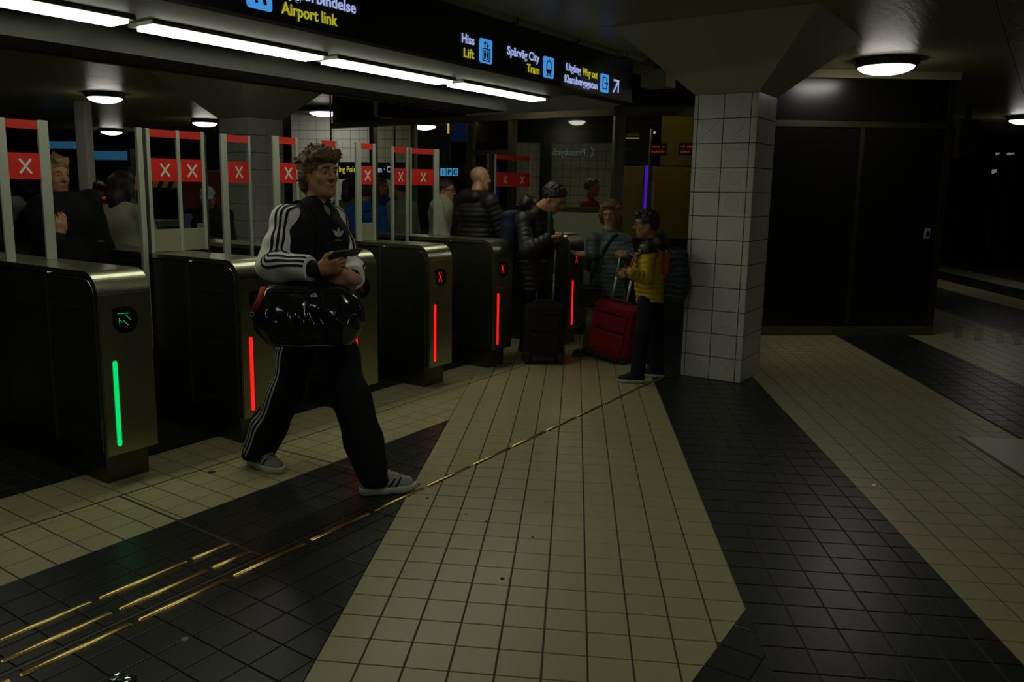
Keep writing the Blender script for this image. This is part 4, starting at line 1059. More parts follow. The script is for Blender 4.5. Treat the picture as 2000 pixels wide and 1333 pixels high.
def hair_shape(style, c, ax, s, seed=1.0):
    S = Shape(); L = lambda x, y, z: c + s * (ax[0] * x + ax[1] * y + ax[2] * z)
    if style in ('short', 'crop'):
        g = .010 if style == 'short' else .004
        S.ell(L(0, -.016, .040), s * np.array([.076 + g, .098 + g, .083 + g]), ax, k=.01)
        if style == 'short': tufts(S, L, ax, s, seed)
        S.cut(L(0, .066, .055), ax[1] - ax[2] * 1.15); S.cut(L(0, -.05, -.055), -ax[2] - ax[1] * .3)
        S.disp = wob(.003, 150, seed)
    elif style == 'quiff':
        S.ell(L(0, -.014, .042), s * np.array([.084, .104, .090]), ax, k=.01)
        S.cone(L(-.035, .070, .098), L(.035, .070, .098), .024 * s, k=.03)
        tufts(S, L, ax, s, seed, rad=(.088, .108, .096), flow=(.3, -.3, .4))
        S.cut(L(0, .070, .050), ax[1] - ax[2] * 1.25); S.cut(L(0, -.05, -.06), -ax[2] - ax[1] * .3)
        S.disp = wob(.005, 110, seed, (1, 1, .6))
    elif style == 'curly':
        rnd = random.Random(int(seed * 100))
        S.ell(L(0, -.018, .042), s * np.array([.084, .103, .090]), ax, k=.01)
        for k in range(95):
            th = rnd.uniform(0, 6.283); ph = rnd.uniform(-.55, 1.5)
            dx, dy, dz = math.cos(th) * math.cos(ph), math.sin(th) * math.cos(ph), math.sin(ph)
            if dy > .30 and dz < .42: continue
            if dy > -.1 and dz < .02: continue
            p = L(dx * .088, -.018 + dy * .106, .040 + dz * .094); r = rnd.uniform(.013, .021)
            S.ell(p, s * np.array([r, r, r * 1.1]), ax, k=.006)
        S.disp = wob(.0045, 170, seed)
    elif style == 'tousle':
        rnd = random.Random(11)
        S.ell(L(0, -.020, .040), s * np.array([.084, .104, .090]), ax, k=.01)
        for x in (-1, 1): S.chain([L(.070 * x, -.015, .05), L(.078 * x, -.035, -.02), L(.068 * x, -.055, -.075)], [.028 * s, .025 * s, .020 * s], k=.03)
        S.chain([L(0, -.09, .03), L(0, -.095, -.05), L(0, -.075, -.10)], [.05 * s, .05 * s, .035 * s], k=.04)
        S.chain([L(-.060, .052, .085), L(-.02, .085, .088), L(.03, .086, .086), L(.062, .050, .085)], [.026 * s, .024 * s, .023 * s, .026 * s], k=.02)
        for k in range(60):
            x = rnd.uniform(-.066, .066); p = L(x, .100 - 6 * x * x, rnd.uniform(.072, .112)); q = p + s * (ax[0] * rnd.uniform(-.02, .012) + ax[1] * rnd.uniform(-.004, .014) + ax[2] * rnd.uniform(-.022, .014))
            S.cone(p, q, rnd.uniform(.006, .010) * s, .004 * s, k=.004)
        for k in range(420):
            th = rnd.uniform(0, 6.283); ph = math.asin(rnd.uniform(-.75, 1.0))
            dx, dy, dz = math.cos(th) * math.cos(ph), math.sin(th) * math.cos(ph), math.sin(ph)
            if dy > .25 and dz < .50: continue
            if dy > -.05 and dz < .05: continue
            p = L(dx * .092, -.020 + dy * .112, .036 + dz * .098); r = rnd.uniform(.005, .011)
            q = p + s * (ax[0] * rnd.uniform(-.025, .025) + ax[1] * rnd.uniform(-.025, .025) + ax[2] * rnd.uniform(-.022, .018) + (ax[0] * dx + ax[1] * dy + ax[2] * dz) * .002)
            S.cone(p, q, r * 1.1 * s, r * .6 * s, k=.005)
        S.ell(L(0, .100, -.040), s * np.array([.058, .062, .090]), ax, k=.008, op='s')
        S.disp = wob(.004, 190, seed)
    elif style == 'bob':
        rnd = random.Random(int(seed * 100))
        S.ell(L(0, -.018, .040), s * np.array([.086, .104, .090]), ax, k=.01)
        for x in (-1, 1):
            S.chain([L(.070 * x, .01, .05), L(.088 * x, .005, -.03), L(.092 * x, .0, -.105)], [.034 * s, .036 * s, .030 * s], k=.03)
        S.chain([L(0, -.08, .03), L(0, -.085, -.06), L(0, -.075, -.12)], [.055 * s, .055 * s, .04 * s], k=.04)
        S.chain([L(-.052, .056, .096), L(0, .076, .104), L(.052, .056, .096)], [.018 * s, .014 * s, .018 * s], k=.02)
        tufts(S, L, ax, s, seed, n=200, rad=(.088, .106, .093), r0=(.006, .011), flow=(0, .1, -.2), front=.72)
        for k in range(150):
            x = rnd.choice((-1, 1)); p = L(x * rnd.uniform(.080, .112), rnd.uniform(-.07, .035), rnd.uniform(-.14, .08)); r = rnd.uniform(.006, .012)
            S.cone(p, p + s * (ax[0] * x * rnd.uniform(-.01, .02) + ax[1] * rnd.uniform(-.02, .02) - ax[2] * rnd.uniform(.0, .03)), r * s, r * .5 * s, k=.005)
        S.ell(L(0, .085, -.03), s * np.array([.056, .05, .088]), ax, k=.008, op='s')
        S.disp = wob(.003, 160, seed)
    elif style == 'long':
        S.ell(L(0, -.016, .040), s * np.array([.083, .102, .088]), ax, k=.01)
        for x in (-1, 1): S.chain([L(.068 * x, .0, .04), L(.080 * x, .0, -.05), L(.082 * x, .02, -.17), L(.075 * x, .03, -.28)], [.03 * s, .034 * s, .036 * s, .022 * s], k=.03)
        S.chain([L(0, -.08, .02), L(0, -.085, -.10), L(0, -.08, -.26)], [.06 * s, .06 * s, .045 * s], k=.05)
        S.ell(L(0, .085, -.035), s * np.array([.055, .05, .090]), ax, k=.01, op='s')
        S.disp = wob(.004, 90, seed, (1, 1, .2))
    elif style == 'bun':
        S.ell(L(0, -.016, .040), s * np.array([.081, .101, .087]), ax, k=.01); S.ell(L(0, -.125, .01), s * np.array([.042, .04, .042]), ax, k=.02)
        S.cut(L(0, .058, .055), ax[1] - ax[2] * 1.1)
        S.disp = wob(.002, 120, seed)
    elif style == 'fringe':
        S.ell(L(0, -.018, .038), s * np.array([.082, .102, .086]), ax, k=.01); S.ell(L(0, -.06, -.02), s * np.array([.064, .05, .06]), ax, k=.03)
        S.cone(L(-.03, .066, .085), L(.03, .066, .085), .026 * s, k=.02)
        tufts(S, L, ax, s, seed, rad=(.086, .106, .090), flow=(0, .5, -.1))
        S.cut(L(0, .076, .030), ax[1] - ax[2] * 1.0)
        S.disp = wob(.004, 130, seed)
    return S
def sdf_torso(S, J, g, hem, quilt=None, k=.05, w=1.0, top=True, waist=1.0):
    H = J['H'] / 1.8; r = J['r']; p, c, n = J['pel'], J['che'], J['nk']
    ax = c - p
    low = p + ax * hem; mid = p + ax * .42
    q = (quilt[0], quilt[1], 0.0) if quilt else None
    S.econe(low, mid, ((.150 * H + g) * w, (.108 * H + g) * w), ((.145 * H * waist + g) * w, (.106 * H + g) * w), r, k, q)
    S.econe(mid, c + ax * .10, ((.145 * H * waist + g) * w, (.106 * H + g) * w), ((.162 * H + g) * w, (.112 * H + g) * w), r, k, q)
    if top:
        S.econe(c + ax * .10, n - nrm(n - c) * .045 * H, ((.162 * H + g) * w, (.112 * H + g) * w), ((.105 * H + g) * w, (.070 * H + g) * w), r, k, q)
def sdf_arm(S, J, n, r, k=.03, quilt=None, end=1.0, inner=True):
    s, e, w = J['s' + n], J['e' + n], J['w' + n]; we = e + (w - e) * end
    if inner: S.cone(J['nk'] * .55 + s * .45 - np.array([0, 0, .02]), s, r[0] * 1.0, r[0] * 1.05, k=k)
    S.chain([s, e, we], r, k, quilt)
def sdf_legs(S, J, rs, k=.03, split=True):
    for n in 'RL': S.chain([J['h' + n], J['k' + n], J['a' + n]], rs, k)
def make_shoe(root, J, n, o, m_up, m_sole, L=.29, h=.006, stripes=None, pitch=0.0):
    """trainer at ankle n pointing along J['t'+n]"""
    H = J['H'] / 1.8; a = J['a' + n]; t = nrm(J['t' + n]); lat = np.array([t[1], -t[0], 0]); z = np.array([0, 0, 1.0])
    heel = np.array([a[0], a[1], J.get('g' + n, 0.0)]) - t * .075 * H
    if pitch: tt = nrm(t * math.cos(pitch) - z * math.sin(pitch)); zz = nrm(z * math.cos(pitch) + t * math.sin(pitch))
    else: tt, zz = t, z
    if pitch: heel = heel + z * .20 * math.sin(pitch)
    P = lambda x, y, zc: heel + (tt * x + lat * y + zz * zc) * H * (L / .29)
    sgn = 1 if n == 'R' else -1
    S = Shape()
    S.chain([P(.035, 0, .055), P(.10, 0, .062), P(.17, .004 * sgn, .052), P(.235, .002 * sgn, .042)], [.034 * H, .037 * H, .037 * H, .033 * H], k=.03)
    S.cone(P(.04, 0, .06), P(.05, 0, .115), .038 * H, .040 * H, k=.02)
    S.chain([P(.16, 0, .070), P(.115, 0, .100), P(.085, 0, .125)], [.024 * H, .026 * H, .028 * H], k=.02)
    S.cut(P(.1, 0, .022), -zz)
    up = link('shoe', S.mesh('shoe', h, m_up, o), root)
    S2 = Shape()
    S2.chain([P(.032, 0, .024), P(.11, 0, .022), P(.20, .004 * sgn, .022), P(.25, .0, .026)], [.040 * H, .038 * H, .046 * H, .034 * H], k=.03)
    S2.cut(P(.1, 0, .036), zz); S2.cut(P(.1, 0, .001), -zz)
    link('sole', S2.mesh('sole', h, m_sole, o), up)
    if stripes:
        for i in range(3):
            x = .105 + i * .032
            for sd in (1, -1):
                A, B = [], []
                for tq in np.linspace(0, 1, 6):
                    xx = x + tq * .030; zc = .036 + tq * .042; c0 = P(xx, 0, zc)
                    A.append(S.project(c0 - tt * .006, lat * sd, .09)[0] + lat * sd * .0015); B.append(S.project(c0 + tt * .006, lat * sd, .09)[0] + lat * sd * .0015)
                mb = MB(); k_ = len(A); mb.add([p - o for p in A] + [p - o for p in B], [(i_, i_ + 1, k_ + i_ + 1, k_ + i_) for i_ in range(k_ - 1)])
                mb.build('stripe', stripes, up, True)
        for i in range(5):
            x = .105 + i * .020
            pts = [S.project(P(x, 0, .05), nrm(lat * y + zz), .12)[0] + zz * .002 - o for y in np.linspace(-.5, .5, 5)]
            MB().tube(pts, .0028, 5).build('lace', m_sole, up, True)
    return up
def stripes_on(S, axis_pts, out, count, pitch, width, o, root, m, step=.012, ang0=0.0, r_est=.07, t0=0.0, t1=1.0, name='stripe', lift=.0018):
    """bands laid on the surface S along a polyline of axis points, facing out (vectors per axis point)"""
    P = [np.array(p, float) for p in axis_pts]; O = [nrm(v) for v in out]
    seg = [np.linalg.norm(P[i + 1] - P[i]) for i in range(len(P) - 1)]; tot = sum(seg); n = max(4, int(tot * (t1 - t0) / step))
    rows = []
    for q in np.linspace(t0, t1, n):
        d = q * tot; i = 0
        while i < len(seg) - 1 and d > seg[i]: d -= seg[i]; i += 1
        f_ = min(1.0, d / seg[i]); f2 = f_ * f_ * (3 - 2 * f_)
        rows.append((P[i] + (P[i + 1] - P[i]) * f_, nrm(O[i] * (1 - f2) + O[i + 1] * f2)))
    tang = [nrm(rows[min(i + 1, n - 1)][0] - rows[max(i - 1, 0)][0]) for i in range(n)]
    for k in range(-2, 3):   # smooth tangents across joints
        tang = [nrm(tang[max(i - 1, 0)] + tang[i] + tang[min(i + 1, n - 1)]) for i in range(n)]
    for c in range(count):
        mb = MB(); vs = []
        for j in (-1, 0, 1):
            off = ((c - (count - 1) / 2) * pitch + j * width / 2) / r_est + ang0
            st = np.array([r_[0] for r_ in rows])
            dr = []
            for (p, ov), t in zip(rows, tang):
                ov = nrm(ov - t * (ov @ t)); b = np.cross(t, ov); dr.append(ov * math.cos(off) + b * math.sin(off))
            dr = np.array(dr); pts = S.project(st, dr, .22); vs.append(pts + dr * lift - o)
        V = np.concatenate(vs); fs = [(j * n + i, j * n + i + 1, (j + 1) * n + i + 1, (j + 1) * n + i) for j in range(2) for i in range(n - 1)]
        mb.add(V, fs); mb.build(name, m, root, True)
def person(J, label, skin=SKIN, hair=('short', 'brown'), h=.009, jacket=None, pants=None, shoes=None, eyes=True, hands=True, male=True, sleeve_end=.96, group=None, extra=None, handpose=None):
    """jacket: dict(m, style, g, hem, sleeve); pants: dict(m, r); shoes: (upper, sole)"""
    H = J['H'] / 1.8; o = J['base']
    B = Shape(); ax = head_axes(J['ff'], J['tilt'], J.get('hup', (0, 0, 1))); s = H * J.get('hs', 1.0)
    L = sdf_head(B, J['hd'], ax, s, male)
    B.cone(L(0, -.022, -.06), J['nk'] + np.array([0, 0, .01]), .052 * s, .058 * s, k=.03)
    sdf_torso(B, J, -.012, .0, k=.05)
    for n in 'RL':
        sdf_arm(B, J, n, [.050 * H, .042 * H, .029 * H], k=.03)
    sdf_legs(B, J, [.080 * H, .055 * H, .040 * H])
    for n in 'RL': B.cone(J['a' + n], J['a' + n] + J['t' + n] * .12 * H - np.array([0, 0, .02 * H]), .035 * H, .028 * H, k=.02)
    if hands:
        for n in 'RL':
            hp = J.get('hand' + n)
            if hp is None:
                d = nrm(J['w' + n] - J['e' + n]); inn = J['r'] * (-1 if n == 'R' else 1)
                hp = dict(d=d, n=inn, side=J['f'], curl=(.35, .45, .3))
            sdf_hand(B, J['w' + n], hp['d'], hp['n'], hp['side'], H * hp.get('s', 1.0), hp.get('curl', (.4, .5, .4)), hp.get('spread', 1.0), hp.get('thumb', .5))
    me = B.mesh('person', h, skin, o)
    root = link('person', me); root.location = tuple(o)
    tag(root, label, 'person', group)
    hm = hairmat(hair[1])
    if hair[0] != 'bald':
        HS = hair_shape(hair[0], J['hd'], ax, s, seed=len(label) * .37)
        link('hair', HS.mesh('hair', min(h, .007), hm, o), root)
    if eyes: add_eyes(root, L, s, o, hm)
    MB().tube([L(-.019, .0880, -.0670) - o, L(0, .0922, -.0640) - o, L(.019, .0880, -.0670) - o], [.0022 * s, .0048 * s, .0022 * s], 6).build('lips', LIP, root, True)
    if pants:
        T_ = Shape(); sdf_torso(T_, J, pants.get('g', .008), 0.0, top=False, w=.97); 
        T_.cut(J['pel'] + (J['che'] - J['pel']) * .45, J['che'] - J['pel'])
        sdf_legs(T_, J, [x * H for x in pants['r']], k=.04)
        for n in 'RL': T_.cut(J['a' + n] + np.array([0, 0, -.012]), np.array([0, 0, -1.0]))
        T_.disp = wob(pants.get('fold', .006), 22, 1.3, (1, 1, .7))
        link('trousers', T_.mesh('trousers', h, pants['m'], o), root)
    if shoes:
        for n in 'RL': make_shoe(root, J, n, o, shoes[0], shoes[1], h=max(.006, h * .8))
    if jacket:
        st = jacket.get('style', 'plain'); g = jacket.get('g', .022); qt = (.050 * H, .010) if st == 'puffer' else None
        K = Shape(); sdf_torso(K, J, g, jacket.get('hem', -.12), quilt=qt, waist=jacket.get('waist', 1.05))
        rs = [x * H for x in jacket.get('sleeve', (.064, .056, .046))]
        if not jacket.get('split'):
            for n in 'RL': sdf_arm(K, J, n, rs, quilt=qt, end=sleeve_end)
        K.cut(J['pel'] + (J['che'] - J['pel']) * jacket.get('hem', -.12), -(J['che'] - J['pel']))
        K.cone(J['nk'] + np.array([0, 0, .13 * H]), J['nk'] - np.array([0, 0, .01]) + J['f'] * .03, .052 * s, .050 * s, k=.008, op='s')
        K.disp = wob(jacket.get('fold', .006), 24, .7, (1, 1, .8))
        jo = link('jacket', K.mesh('jacket', h, jacket['m'], o), root)
        CO = Shape(); cr = jacket.get('collar', .066) * s; ch = jacket.get('collar_h', .055) * H
        nb = J['nk'] - np.array([0, 0, .012]) + J['f'] * .004; up = nrm(J['hd'] - J['nk'])
        CO.cone(nb, nb + up * ch, cr * 1.08, cr, k=.01); CO.cone(nb - up * .1, nb + up * (ch + .15), cr - .012, cr - .012, k=.004, op='s'); CO.cut(nb + up * ch, up)
        CO.cut(nb - up * .035, -up)
        link('collar', CO.mesh('collar', min(h, .008), jacket.get('cm', jacket['m']), o), root)
        if jacket.get('hood'):
            HD = Shape(); b = J['nk'] - J['f'] * .085 * H + np.array([0, 0, -.005 + J.get('hood_up', 0.0)]); hk = J.get('hood_s', 1.0)
            HD.ell(b, np.array([.125, .070, .085]) * H * hk, np.array([J['r'], J['f'], [0, 0, 1]]), k=.03)
            for sg in (-1, 1): HD.chain([b + J['r'] * .08 * sg * H, J['nk'] + J['r'] * .085 * sg * H + J['f'] * .02, J['nk'] + J['r'] * .05 * sg * H + J['f'] * .075 - np.array([0, 0, .03])], [.055 * H, .04 * H, .026 * H], k=.03)
            HD.ell(b + np.array([0, 0, .075 * H]) + J['f'] * .045, np.array([.085, .060, .06]) * H, np.array([J['r'], J['f'], [0, 0, 1]]), k=.03, op='s')
            HD.disp = wob(.006, 30, .4)
            link('hood', HD.mesh('hood', h, jacket.get('hm', jacket['m']), o), root)
        J['_jacket'] = K
    J['_L'] = L; J['_ax'] = ax; J['_s'] = s
    return root
def glasses(root, J, o, m=None):
    L = J['_L']; s = J['_s']; m = m or M_BLACK
    for x in (-1, 1):
        pts = [L(x * (.034 + .024 * math.cos(a)), .105, .0 + .017 * math.sin(a)) - o for a in np.linspace(0, 2 * math.pi, 15)]
        MB().tube(pts, .0022 * s, 5).build('glasses_rim', m, root, True)
        MB().tube([L(x * .058, .100, .006) - o, L(x * .080, .06, .010) - o, L(x * .082, -.01, .006) - o], .0025 * s, 5).build('glasses_arm', m, root, True)
    MB().tube([L(-.010, .107, .004) - o, L(.010, .107, .004) - o], .0022 * s, 5).build('glasses_bridge', m, root, True)

# ================================================================== the tall man in the track suit
Z3 = np.array([0, 0, 1.0])
M_WOVEN = cloth('jacket_white', (0.72, 0.74, 0.67), 0.75, var=0.05, bump=0.05)
M_JBLK = cloth('jacket_black', (0.007, 0.006, 0.007), 0.8)
M_PBLK = cloth('trouser_black', (0.008, 0.0075, 0.008), 0.85)
M_STW = cloth('stripe_white', (0.36, 0.40, 0.38), 0.7, bump=0.0); M_STB = cloth('stripe_black', (0.006, 0.006, 0.006), 0.8, bump=0.0)
M_SHOE = cloth('shoe_grey', (0.33, 0.34, 0.31), 0.8); M_SOLE = mat('shoe_sole', (0.52, 0.54, 0.45), 0.6)
def decal(S, start, direction, right, up, polys, m, root, o, name, lift=.0015):
    """flat print carried on to the surface S"""
    mb = MB(); direction = nrm(direction)
    for poly in polys:
        pts = np.array([start + right * x + up * y for x, y in poly]); q = S.project(pts, np.repeat(direction[None], len(pts), 0), .25) + direction * lift - o
        mb.add(q, [tuple(range(len(q)))])
    return mb.build(name, m, root)
def text_polys(txt, w):
    me = text_mesh(txt, 1.0, M_STW, .01, 1.0); xs = [v.co.x for v in me.vertices]; a, b = min(xs), max(xs); k = w / (b - a)
    out = [[((me.vertices[i].co.x - (a + b) / 2) * k, me.vertices[i].co.z * k) for i in p.vertices] for p in me.polygons if p.normal.y < -0.5]
    bpy.data.meshes.remove(me); return out
H0 = 1.80
MAN = dict(H=H0, f=nrm((.80, -.60, 0)), base=np.array([-1.30, 4.04, 0.0]), tilt=0.0, hs=1.03)
MAN['r'] = np.array([MAN['f'][1], -MAN['f'][0], 0])
MAN.update(pel=at(620, 598, 4.30), che=at(617, 478, 4.28), nk=at(619, 405, 4.30), hd=at(626, 338, 4.28), ff=nrm((.81, -.585, .0)),
           sR=at(560, 428, 4.19), eR=at(529, 517, 4.10), wR=at(624, 527, 3.97), sL=at(652, 430, 4.40), eL=at(682, 525, 4.36), wL=at(690, 546, 4.08),
           hR=at(594, 615, 4.26), kR=at(560, 765, 4.36), aR=np.array([-1.735, 4.165, .09]), hL=at(640, 615, 4.34), kL=at(684, 770, 4.20), aL=np.array([-.985, 3.855, .09]),
           tR=nrm((.86, -.51, 0)), tL=nrm((.91, .40, 0)))
MAN['handR'] = dict(d=RT * .93 + Z3 * .22 + FW * .10, n=FW * .75 + Z3 * .45, side=Z3 * .9 - FW * .3, curl=(.45, .75, .5), thumb=.25, s=1.0)
MAN['handL'] = dict(d=-RT * .75 - FW * .35 + Z3 * .10, n=FW * .85 + Z3 * .25, side=Z3 + FW * .2, curl=(.55, .9, .6), thumb=.6, s=1.0)
HM = .0058
o = MAN['base']
man = person(MAN, 'tall man with curly hair in black and white track suit striding with a phone', SKIN, ('tousle', 'curl'), h=HM)
# jacket body
K = Shape(); sdf_torso(K, MAN, .026, -.06, waist=1.10)
K.cone(MAN['nk'] * .6 + MAN['sR'] * .4 - Z3 * .03, MAN['sR'] - Z3 * .02, .055, .05, k=.04); K.cone(MAN['nk'] * .6 + MAN['sL'] * .4 - Z3 * .03, MAN['sL'] - Z3 * .02, .055, .05, k=.04)
K.cut(MAN['pel'] - Z3 * .03, -Z3)
vn = MAN['nk'] + MAN['f'] * .085 - Z3 * .02
K.cone(MAN['nk'] + Z3 * .14, MAN['nk'] - Z3 * .02, .050, .048, k=.008, op='s'); K.cone(vn + Z3 * .06, vn - Z3 * .05 + MAN['f'] * .03, .034, .006, k=.006, op='s')
K.disp = wob(.005, 22, .7)
jk = link('jacket_body', K.mesh('jacket_body', HM, M_JBLK, o), man)
# raglan sleeves
SL = {}
for n in 'RL':
    S = Shape(); s_, e_, w_ = MAN['s' + n], MAN['e' + n], MAN['w' + n]; fe = nrm(w_ - e_)
    S.chain([MAN['nk'] * .68 + s_ * .32 - Z3 * .012 - MAN['f'] * .01, s_, s_ * .5 + e_ * .5], [.052, .074, .070], k=.03)
    S.chain([s_ * .5 + e_ * .5, e_, e_ + fe * .08, e_ + fe * (np.linalg.norm(w_ - e_) - .075)], [.070, .072, .076, .064], k=.03)
    S.cut(e_ + fe * (np.linalg.norm(w_ - e_) - .05), fe)
    S.disp = wob(.009, 26, 2.1 if n == 'R' else .6, (1, 1, 1.2)); SL[n] = S
    so = link('sleeve', S.mesh('sleeve', HM, M_WOVEN, o), man)
    C_ = Shape().cone(w_ - fe * .066, w_ - fe * (.010 if n == 'R' else .036), .046, .040, k=.01); C_.disp = wob(.002, 90)
    link('cuff', C_.mesh('cuff', HM, M_JBLK, o), so)
    out = [Z3, nrm(-FW * .8 + Z3 * .7), nrm(-FW * .9 + RT * .35), nrm(-FW * .9 + Z3 * .45)] if n == 'R' else [Z3, nrm(RT * .8 + Z3 * .6), nrm(RT - FW * .3), nrm(RT * .9 - FW * .5)]
    stripes_on(S, [MAN['nk'] * .68 + s_ * .32, s_, e_, e_ + fe * (np.linalg.norm(w_ - e_) - .055)], out, 3, .026, .013, o, so, M_STB, r_est=.072, t0=.02, step=.010)
# stand collar, open at the throat
CO = Shape(); nb = MAN['nk'] - Z3 * .010; cu = nrm(MAN['hd'] - MAN['nk'] - MAN['f'] * .05)
CO.cone(nb - cu * .02, nb + cu * .055, .080, .074, k=.01); CO.cone(nb - cu * .2, nb + cu * .25, .062, .062, k=.004, op='s'); CO.cut(nb + cu * .058, cu)
CO.cut(nb - cu * .04, -cu); CO.cone(nb + MAN['f'] * .09 + cu * .08, nb + MAN['f'] * .07 - cu * .06, .045, .012, k=.005, op='s')
link('collar', CO.mesh('collar', HM, M_JBLK, o), man)
UT = Shape(); UT.ell(MAN['nk'] + MAN['f'] * .055 - Z3 * .035, (.045, .045, .05), k=.01); link('undershirt', UT.mesh('undershirt', HM, cloth('undershirt', (.20, .20, .16)), o), man)
# trousers
T_ = Shape(); sdf_torso(T_, MAN, .004, .0, top=False, w=.94); T_.cut(MAN['pel'] + (MAN['che'] - MAN['pel']) * .4, MAN['che'] - MAN['pel'])
for n in 'RL':
    h_, k_, a_ = MAN['h' + n], MAN['k' + n], MAN['a' + n]
    T_.chain([h_ + Z3 * .02, h_ * .5 + k_ * .5, k_, k_ * .45 + a_ * .55, a_ + (k_ - a_) * .02 - Z3 * .02], [.098, .097, .095, .094, .090 if n == 'R' else .080], k=.04)
T_.cut(np.array([0, 0, .052]), -Z3); T_.disp = wob(.009, 17, 1.9, (1, 1, .8))
tr = link('trousers', T_.mesh('trousers', HM, M_PBLK, o), man)
rr_ = MAN['r']
stripes_on(T_, [MAN['hR'] + Z3 * .05, MAN['kR'], MAN['aR'] - Z3 * .02], [rr_, nrm(rr_ - RT * .15), nrm(rr_ - RT * .25)], 3, .025, .0115, o, tr, M_STW, r_est=.10, t0=.05, t1=.99)
stripes_on(T_, [MAN['hL'] + Z3 * .05, MAN['kL'], MAN['aL'] - Z3 * .02], [-rr_, nrm(-rr_ + RT * .15), nrm(-rr_ + RT * .25)], 3, .025, .0115, o, tr, M_STW, r_est=.10, t0=.05, t1=.97)
for n in 'RL': make_shoe(man, MAN, n, o, M_SHOE, M_SOLE, L=.305, h=HM, stripes=M_STB)
# chest emblem and wordmark
ctr = at(661, 455, 4.30); rgt = nrm(np.cross(nrm(ctr - np.array([0, 0, CAMZ])), Z3)); dirc = -nrm(ctr - np.array([0, 0, CAMZ]))
leaf = lambda cx, cy, a, L_e, w_e: [(cx + (L_e * t) * math.sin(a) + sgn * w_e * math.sin(math.pi * min(1, t ** .8)) * math.cos(a), cy + (L_e * t) * math.cos(a) - sgn * w_e * math.sin(math.pi * min(1, t ** .8)) * math.sin(a)) for sgn, ts in ((1, np.linspace(0, 1, 9)), (-1, np.linspace(1, 0, 9)[1:-1])) for t in ts]
polys = [leaf(0, -.020, 0, .050, .0085), leaf(-.002, -.020, -.62, .046, .0085), leaf(.002, -.020, .62, .046, .0085), [(-.012, -.012), (.012, -.012), (.010, -.020), (-.010, -.020)]]
decal(K, ctr, dirc, rgt, Z3, polys, M_STW, jk, o, 'chest_emblem', .004)
decal(K, ctr - Z3 * .041, dirc, rgt, Z3, text_polys('adidas', .036), M_STW, jk, o, 'chest_wordmark', .004)
# phone held in both hands
ph = empty('smartphone', tuple(at(676, 495, 3.985)))
pa = nrm(RT * .78 + FW * .55 + Z3 * .16); pn = nrm(Z3 * .75 + FW * .25 - RT * .35); pn = nrm(pn - pa * (pn @ pa)); pb = np.cross(pn, pa)
ph.matrix_world = Matrix((( pa[0], pb[0], pn[0], ph.location[0]), (pa[1], pb[1], pn[1], ph.location[1]), (pa[2], pb[2], pn[2], ph.location[2]), (0, 0, 0, 1)))
soft(MB().box(-.078, .078, -.038, .038, -.0055, .0045).build('case', mat('phone_case', (.006, .006, .006), .4), ph), .004)
MB().box(-.074, .074, -.035, .035, .0045, .0052).build('screen', M_BLACK, ph)
MB().box(.040, .070, .006, .032, -.008, -.0055).build('camera_bump', M_BLACK, ph)
tag(ph, 'black smartphone held in both hands by the tall man', 'phone')

# ------------------------------------------------------------------ shiny duffel bag at his hip
M_VINYL = mat('black_vinyl', (0.007, 0.008, 0.009), 0.13, spec=0.7, bump=0.0)
bc = at(603, 616, 4.00); bx = nrm(RT + FW * .05); by = nrm(FW - bx * (FW @ bx)); by = nrm(np.array([by[0], by[1], 0])); bz = Z3
BG = Shape()
Lb = lambda x, y, z: bc + bx * x + by * y + bz * z
BG.econe(Lb(-.165, 0, .0), Lb(.165, 0, -.005), (.125, .115), (.125, .115), bz, k=.03)
BG.ell(Lb(-.190, 0, -.01), (.062, .11, .115), np.array([bx, by, bz]), k=.04); BG.ell(Lb(.190, 0, -.03), (.055, .105, .11), np.array([bx, by, bz]), k=.04)
BG.rbox(Lb(0, 0, -.07), (.200, .10, .075), np.array([bx, by, bz]), .04, k=.05)
BG.rbox(Lb(-.02, 0, .09), (.19, .06, .05), np.array([bx, by, bz]), .03, k=.05)
def vinyl(P):
    q = P - bc; x, y, z = q @ bx, q @ by, q @ bz
    band = np.exp(-((z + .005) / .055) ** 2)
    w = (np.abs(np.sin(x * 48 + 2.2 * np.sin(z * 22 + 1.0) + 1.4 * np.sin(x * 19))) ** .5 - .6) * .0085 * band + np.sin(x * 33 + z * 40) * .0016 + .002 * np.sin(z * 45 + 2 * np.sin(x * 17))
    return w
BG.disp = vinyl
bo = bc.copy(); bo[2] = bo[2] - .16
bag = link('duffel_bag', BG.mesh('duffel_bag', .0048, M_VINYL, bo)); bag.location = tuple(bo)
tag(bag, 'shiny black vinyl duffel bag slung at the tall man\'s hip', 'bag')
# strap over the right shoulder
def ribbon(pts, wdir, w, th, m, root, o, name):
    mb = MB(); n = len(pts); vs = []
    for p, wd in zip(pts, wdir):
        p = np.array(p); wd = nrm(wd); vs += [p - wd * w / 2 - o, p + wd * w / 2 - o]
    mb.add(vs, [(2 * i, 2 * i + 1, 2 * i + 3, 2 * i + 2) for i in range(n - 1)]); ob = mb.build(name, m, root, True)
    md = ob.modifiers.new('solid', 'SOLIDIFY'); md.thickness = th; md.offset = 0; return ob
FR = MAN['f']; R_ = MAN['r']
sp = []
for t in np.linspace(0, 1, 26):      # loop over the shoulder in the plane of heading and up
    a = math.pi * t; sp.append((-FR * math.cos(a) * .2 + Z3 * math.sin(a)))
anchor = MAN['nk'] * .45 + MAN['sR'] * .55
J_ALL = Shape(); J_ALL.p = K.p[:-2] + SL['R'].p; J_ALL.disp = wob(.004, 22, .7)
front = [anchor + (at(640, 545, 4.1) - anchor) * t for t in np.linspace(.0, 1, 14)]
back = [anchor + (at(565, 555, 4.35) - FR * .02 - anchor) * t for t in np.linspace(1, 0, 12)]
pts, wd = [], []
